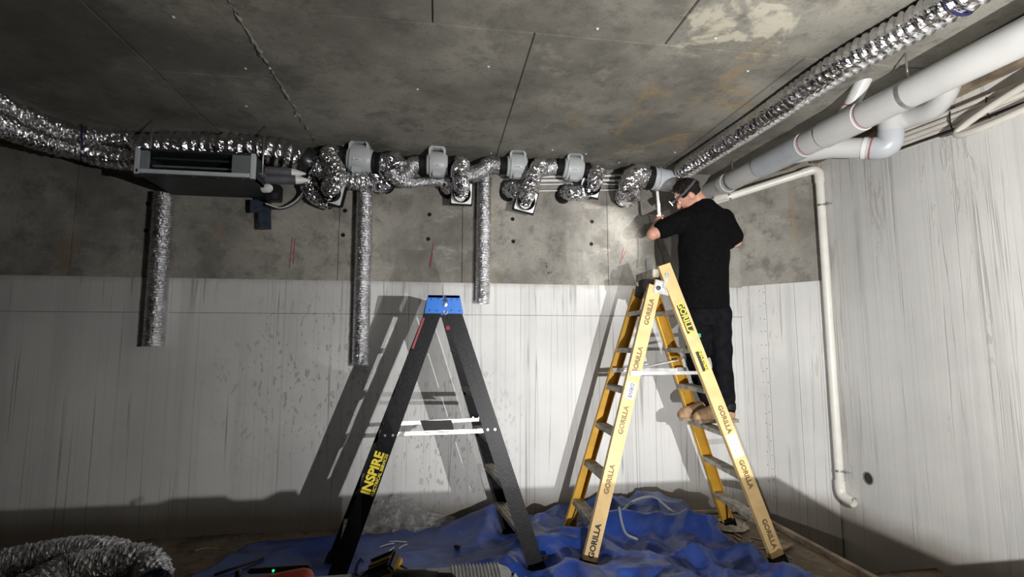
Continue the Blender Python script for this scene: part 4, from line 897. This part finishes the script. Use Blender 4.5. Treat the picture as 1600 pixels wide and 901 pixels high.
fs = [(idx[(i, j)], idx[(i + 1, j)], idx[(i + 1, j + 1)], idx[(i, j + 1)]) for (i, j) in idx if (i + 1, j) in idx and (i + 1, j + 1) in idx and (i, j + 1) in idx]
o = build('tarpaulin', mb.add(vs, fs, True), 'tarp', label='crumpled blue tarpaulin spread on the floor under both ladders', cat='tarpaulin')
m = o.modifiers.new('thickness', 'SOLIDIFY'); m.thickness = .003; m.offset = 1
def tz(px, py, dz=.018):                           # a point resting on the tarpaulin seen at a pixel
    p = at(px, py, Z=.03)
    for _ in range(4): p = at(px, py, Z=tarp_z(p.x, p.y) + dz)
    return p
pts = cat_rom([at(x, y, Z=.115) for x, y in ((996, 836), (976, 830), (968, 815), (974, 801), (990, 795), (1014, 796), (1036, 802), (1056, 811))], .02)
zs = [max(tarp_z(p.x + u, p.y + v) for u in (-.02, 0, .02) for v in (-.02, 0, .02)) + .012 for p in pts]
for i, p in enumerate(pts): w_ = zs[max(0, i - 4):i + 5]; p.z = max(sum(w_) / len(w_), zs[i] - .012)
build('cable', MB().tube(pts, .009, 8), simple('grey_cable', (.30, .33, .36), .5), label='pale grey cable looping over the blue tarpaulin', cat='cable')
# crumpled clear film against the wall
vs = []; nx, ny = 46, 22
for j in range(ny + 1):
    for i in range(nx + 1):
        u = i / nx; v = j / ny; x = -.60 + .75 * u; top = .20 * math.exp(-((u - .38) / .36) ** 2) + .015
        vs.append(V((x + .012 * mnoise.noise(V((u * 12, v * 9, 1))), 3.88 + .20 * v + .035 * mnoise.noise(V((u * 9, v * 7, 4))), .02 + top * v * (1 + .35 * mnoise.noise(V((u * 14, v * 10, 2)))))))
mb = MB().add(vs, [(j * (nx + 1) + i, j * (nx + 1) + i + 1, (j + 1) * (nx + 1) + i + 1, (j + 1) * (nx + 1) + i) for j in range(ny) for i in range(nx)])
build('plastic_sheet', mb, 'film', label='crumpled clear plastic film against the wall behind the black ladder', cat='plastic sheet')
# spare ducts on the floor, lower left
duct('flexible_duct', 'rear silver flexible duct lying on the floor at lower left', [at(-150, 930, Z=.10), at(-30, 892, Z=.12), at(60, 872, Z=.13), at(130, 862, Z=.14), at(178, 868, Z=.13), at(200, 884, Z=.11)], .088, .03, .005, .009, 'foil_dull', 41, 'spare ducts on the floor')
duct('flexible_duct', 'front silver flexible duct on the floor with its open end showing', [at(30, 930, Z=.10), at(105, 893, Z=.12), at(165, 882, Z=.14), at(205, 875, Z=.15), at(232, 884, Z=.12), at(240, 903, Z=.10), at(240, 912, Z=.09)], .088, .028, .005, .009, 'foil_dull', 42, 'spare ducts on the floor')
# timber edge of the trench and scraps
build('form_board', MB().box((2.555, 2.70, -.05), (2.60, 4.0, .022), bev=.004), 'timber', label='dirty timber board edging the trench by the right wall', cat='board')
build('form_board', MB().box((-.7, -.02, 0), (.7, .02, .02), Matrix.Rotation(math.radians(-3), 3, 'Z'), (2.02, 4.03, -.004), .003), 'timber', label='dirty timber board lying along the foot of the back wall', cat='board')
for i in range(16):
    x, y = rng.uniform(2.08, 2.53), rng.uniform(2.95, 3.95); a = rng.uniform(0, 3); l = rng.uniform(.02, .06)
    if min((x - p.x) ** 2 + (y - p.y) ** 2 for p in (yNR, yFR)) < .006: continue
    build('wood_scrap', MB().box((-l, -.008, 0), (l, .010, .007), Matrix.Rotation(a, 3, 'Z') @ Matrix.Rotation(rng.uniform(-.08, .08), 3, 'Y'), (x, y, floor_z(x, y) + .002), .002), 'timber', label='small scrap of timber on the dirt floor right of the tarpaulin', cat='wood scrap', group='timber scraps')
build('wood_scrap', MB().box((-.09, -.05, 0), (.09, .05, .012), Matrix.Rotation(.5, 3, 'Z'), (2.36, 3.30, .0), .002), 'timber', label='flat square timber offcut beside right front foot of yellow ladder', cat='wood scrap')
vs = []; r8 = random.Random(8)
for j in range(7):
    for i in range(22):
        a = 2 * math.pi * i / 22; r = .05 + .016 * j + r8.gauss(0, .007); vs.append(V((yFR.x + r * math.cos(a), yFR.y + r * math.sin(a) * .8 - .01, .01 + .030 * math.sin(j / 6 * math.pi) * r8.uniform(.4, 1.3))))
build('rag', MB().add(vs, [(j * 22 + i, j * 22 + (i + 1) % 22, (j + 1) * 22 + (i + 1) % 22, (j + 1) * 22 + i) for j in range(6) for i in range(22)]), simple('pale_rag', (.42, .37, .29), .9, 0, .3, 30), label='crumpled pale rag round the rear right foot of yellow ladder', cat='rag')
build('offcut', MB().box((-.022, -.012, 0), (.022, .012, .02), Matrix.Rotation(.4, 3, 'Z'), tz(852, 873, .002), .004), 'rubber', label='small black offcut on the tarpaulin between the ladders', cat='offcut')
build('offcut', MB().box((-.020, -.012, 0), (.020, .012, .018), Matrix.Rotation(-.7, 3, 'Z'), tz(714, 856, .002), .004), 'rubber', label='small black offcut on the tarpaulin inside the black ladder', cat='offcut')
for k, (px, py, a, ln) in enumerate(((605, 851, .5, .05), (622, 846, -.2, .06), (612, 858, 1.2, .04), (630, 853, .9, .04))):
    p = tz(px, py, .006); u = V((math.cos(a), math.sin(a), 0)); build('wire_clipping', MB().tube([p - u * ln, p + V((0, 0, .004)), p + u * ln], .003, 6), 'white', label='white wire clipping on the tarpaulin near black ladder foot', cat='wire', group='wire clippings')
build('rod', MB().tube([tz(335, 898, .012), tz(412, 871, .012)], .009, 8), 'black', label='thin black rod lying on the tarpaulin at lower left', cat='rod')
build('offcut', MB().tube(cat_rom([at(305, 860, Z=.012), at(322, 856, Z=.016), at(340, 857, Z=.012)], .01), .005, 6), 'pale_timber', label='thin pale twig lying on the dirt left of the tarpaulin', cat='twig')

# ------------------------------------------------------------------ work table in front of the camera, tools on it
t = thing('folding_table', 'low folding work table under the foam pack and tools', 'table', (-.15, 1.45, 0))
build('top', MB().box((-.62, 1.20, .585), (.26, 1.70, .612), bev=.004), 'timber', t)
for x in (-.56, .20):
    for y in (1.25, 1.65): build('leg', MB().box((x - .018, y - .018, 0), (x + .018, y + .018, .588), bev=.003), 'dark_steel', t)
    build('brace', MB().box((x - .012, 1.26, .20), (x + .012, 1.64, .23)), 'dark_steel', t)
t = thing('foam_pack', 'long white foam-wrapped pack with ribbed end under the drill', 'pack', (-.05, 1.45, .612))
pack = MB(); outl = [(-.385, 0), (-.40, .02), (-.40, .065), (-.385, .085), (.20, .088), (.235, .075), (.25, .045), (.245, 0)]
build('body', pack.prism(outl, (0, .43, 0), (0, 1.24, .612), (1, 0, 0), (0, 0, 1)), 'foam_white', t, bevel=.012)
for k in range(14):
    x = .055 + k * .011; build('rib', MB().tube([(x, 1.25, .7005), (x, 1.665, .7005)], .0028, 6), 'foam_white', t)
build('crumpled_end', MB().add([V((.24 + .05 * u + .01 * rng.uniform(-1, 1), 1.25 + .4 * v, .66 + .03 * math.sin(u * 5 + v * 9) - .03 * u)) for v in [i / 12 for i in range(13)] for u in [j / 5 for j in range(6)]], [(j * 6 + i, j * 6 + i + 1, (j + 1) * 6 + i + 1, (j + 1) * 6 + i) for j in range(12) for i in range(5)]), 'foam_white', t)
# drill on the pack
p = at(600, 885, Z=.748); dr = thing('drill', 'yellow and black cordless drill lying on the foam pack', 'drill', (p.x, p.y, .70))
R = Matrix.Rotation(math.radians(-28), 3, 'Z') @ Matrix.Rotation(math.radians(-26), 3, 'Y') @ Matrix.Rotation(math.radians(28), 3, 'X')
ba = build('battery', MB().box((-.046, -.032, -.010), (.046, .032, .022), R, p, .007), 'black', dr)
for x in (-.02, 0, .02): build('battery_rib', MB().box((-.042, x - .003, .021), (.042, x + .003, .025), R, p, .001), 'tool_yellow' if x == 0 else 'rubber', ba)
build('base', MB().box((-.044, -.030, -.028), (.044, .030, -.008), R, p, .005), 'tool_yellow', dr)
hb0 = p + R @ V((.018, 0, -.03)); hb1 = V((p.x + .070, p.y - .070, .738))
build('grip', MB().cap(hb0, .020, hb1, .021, 14), 'tool_yellow', dr); build('grip_pad', MB().cap(hb0.lerp(hb1, .2) + V((.004, .012, .003)), .017, hb0.lerp(hb1, .9) + V((.004, .012, .003)), .017, 12), 'rubber', dr)
bd = V((.97, -.12, 0)).normalized(); build('motor_body', MB().lathe([(-.05, 0), (-.05, .024), (-.04, .031), (.04, .032), (.05, .028), (.075, .026), (.08, 0)], hb1 + V((.01, 0, -.005)), bd, 22), 'black', dr)
build('chuck', MB().lathe([(.075, .022), (.115, .021), (.125, .012), (.13, 0)], hb1 + V((.01, 0, -.005)), bd, 18), 'rubber', dr)
# blue handled pliers and red tool
a = at(556, 900, Z=.712); b_ = at(560, 882, Z=.725); c_ = at(566, 874, Z=.735); t = thing('pliers', 'pair of pliers with dark blue grips lying on the foam pack', 'pliers', (a.x, a.y, .70))
build('grip', MB().tube(cat_rom([a, b_, c_], .012), .009, 10), 'tool_blue', t); build('grip', MB().tube(cat_rom([a + V((.005, -.01, 0)), b_ + V((.022, -.03, -.015)), c_ + V((.03, -.05, -.02))], .012), .009, 10), 'tool_blue', t)
build('jaws', MB().prism([(-.014, 0), (.014, 0), (.008, -.06), (-.006, -.06)], (0, 0, .012), a + V((0, .01, -.006)), (1, 0, 0), (0, 1, 0)), 'dark_steel', t)
p = at(432, 897, Z=.66); t = thing('power_tool', 'red and black power tool with a small green light at bottom edge', 'power tool', (p.x, p.y, .612))
pp = V((p.x, p.y - .02, .645))
build('body', MB().cap(pp + V((-.10, -.03, -.005)), .030, pp + V((.085, .0, .0)), .036, 18), 'tool_red', t)
build('black_rail', MB().box(pp + V((-.09, .022, .018)), pp + V((.10, .045, .035)), bev=.005), 'black', t)
build('nose', MB().cap(pp + V((-.16, -.035, -.008)), .014, pp + V((-.11, -.03, -.005)), .024, 14), 'black', t)
build('knob', MB().lathe([(0, .010), (.02, .010), (.025, .006), (.025, 0)], pp + V((-.115, .02, .012)), (0, 0, 1), 12), 'black', t)
build('green_light', MB().ball(pp + V((-.004, -.002, .036)), .004, None, 8, 6), 'led', t, label='small glowing green light')

# ------------------------------------------------------------------ out of view: added light blockers with silhouette shapes, lamps
pz = 1.295
for lab, xa, xb, zt, n in (('tall unseen stack of cartons added to shade the foot of the walls', .70, 1.455, pz, 4), ('lower unseen stack of cartons added to shade the foot of the right wall', 1.465, 1.80, 1.20, 3)):
    t = thing('light_blocker', lab, 'light blocker', ((xa + xb) / 2, .27, 0)); hgt = zt / n
    for k in range(n): build('carton', MB().box((xa, .10, hgt * k), (xb, .45, hgt * (k + 1) - (.002 if k < n - 1 else 0)), bev=.004), 'cardboard', t)  # unseen boxes, added to keep lamp light off the wall foot
L = LAMP_A
def shadow_to_blocker(px, py):
    q = at(px, py, Y=D); k = (.40 - L.y) / (q.y - L.y); return L + (q - L) * k  # wall shadow point traced back towards the lamp
a, b_ = shadow_to_blocker(210, 795), shadow_to_blocker(330, 795)  # small shapes from here on are added only for the silhouettes they cast
build('silhouette_bar', MB().box((a.x, .37, pz), (b_.x, .43, max(pz + .010, a.z)), bev=.006), 'tool_yellow', label='small bar added on the unseen stack for its wall shadow', cat='silhouette bar')
a = shadow_to_blocker(236, 772); build('hook', MB().tube([(a.x, .385, pz), (a.x, .385, a.z), (a.x + .006, .385, a.z + .001)], .0012, 8), 'dark_steel', label='small steel hook added on the unseen stack for its wall shadow', cat='hook')
a, b_ = shadow_to_blocker(392, 784), shadow_to_blocker(440, 784); build('silhouette_block', MB().box((a.x, .37, pz), (b_.x, .43, a.z), bev=.004), 'timber', label='small timber block added on the unseen stack for its wall shadow', cat='block')
pts = [shadow_to_blocker(*q) for q in ((20, 850), (-10, 830), (30, 815), (90, 806), (150, 804), (172, 840))]
for p in pts: p.y = .40; p.z = max(p.z, pz + .004)
build('silhouette_loop', MB().tube(cat_rom(pts, .006), .0035, 8), 'tool_red', label='loop added on the unseen stack for its handle-shaped wall shadow', cat='handle')
def flood(name, label, pos, aim, watts, colr, mounted, spread):
    d = (aim - pos).normalized(); side = d.cross(V((0, 0, 1))).normalized(); up = side.cross(d); R = Matrix(((side.x, d.x, up.x), (side.y, d.y, up.y), (side.z, d.z, up.z)))
    t = thing(name, label, 'work light', (pos.x, pos.y, 0))
    hs_ = build('housing', MB().box((-.09, -.075, -.065), (.09, -.020, .065), R, pos, .008), 'tool_yellow', t)
    build('bezel', MB().box((-.10, -.022, -.075), (.10, -.014, -.055), R, pos).box((-.10, -.022, .055), (.10, -.014, .075), R, pos).box((-.10, -.022, -.06), (-.08, -.014, .06), R, pos).box((.08, -.022, -.06), (.10, -.014, .06), R, pos), 'black', hs_)
    build('lens', MB().box((-.08, -.020, -.055), (.08, -.017, .055), R, pos), 'white', hs_)
    build('led_chip', MB().box((-.02, -.017, -.02), (.02, -.010, .02), R, pos), 'lens', hs_)
    for k in range(5): build('cooling_fin', MB().box((-.075 + k * .036, -.10, -.055), (-.070 + k * .036, -.07, .055), R, pos), 'dark_steel', hs_)
    build('yoke', MB().tube([pos + R @ V((-.105, -.045, 0)), pos + R @ V((-.105, -.045, -.11)), pos + R @ V((.105, -.045, -.11)), pos + R @ V((.105, -.045, 0))], .007, 8), 'dark_steel', t)
    base = pos + R @ V((0, -.045, -.11)); hz = .55 if mounted else .12
    build('mast', MB().tube([base, V((base.x, base.y, hz * .6 if mounted else .03))], .012, 10), 'dark_steel', t)
    for k in range(3):
        a = 2 * math.pi * k / 3 + .5; rr = .38 if mounted else .2; build('leg', MB().tube([V((base.x, base.y, hz if mounted else .16)), V((base.x + rr * math.cos(a), base.y + rr * math.sin(a), .01))], .009, 8), 'dark_steel', t)
    ld = bpy.data.lights.new(name + '_light', 'AREA'); ld.shape = 'DISK'; ld.size = .005; ld.spread = math.radians(spread); ld.energy = watts; ld.color = colr
    lo_ = bpy.data.objects.new(name + '_light', ld); link(lo_); lo_.location = pos; lo_.rotation_euler = d.to_track_quat('-Z', 'Y').to_euler()
flood('work_light', 'tall tripod floodlight behind the photographer', LAMP_A, LAMP_A_AIM, LAMP_A_W, (1, .992, .975), True, LAMP_A_SPREAD)
flood('work_light', 'low tripod floodlight beside the work table', LAMP_B, LAMP_B_AIM, LAMP_B_W, (1, .99, .98), False, LAMP_B_SPREAD)
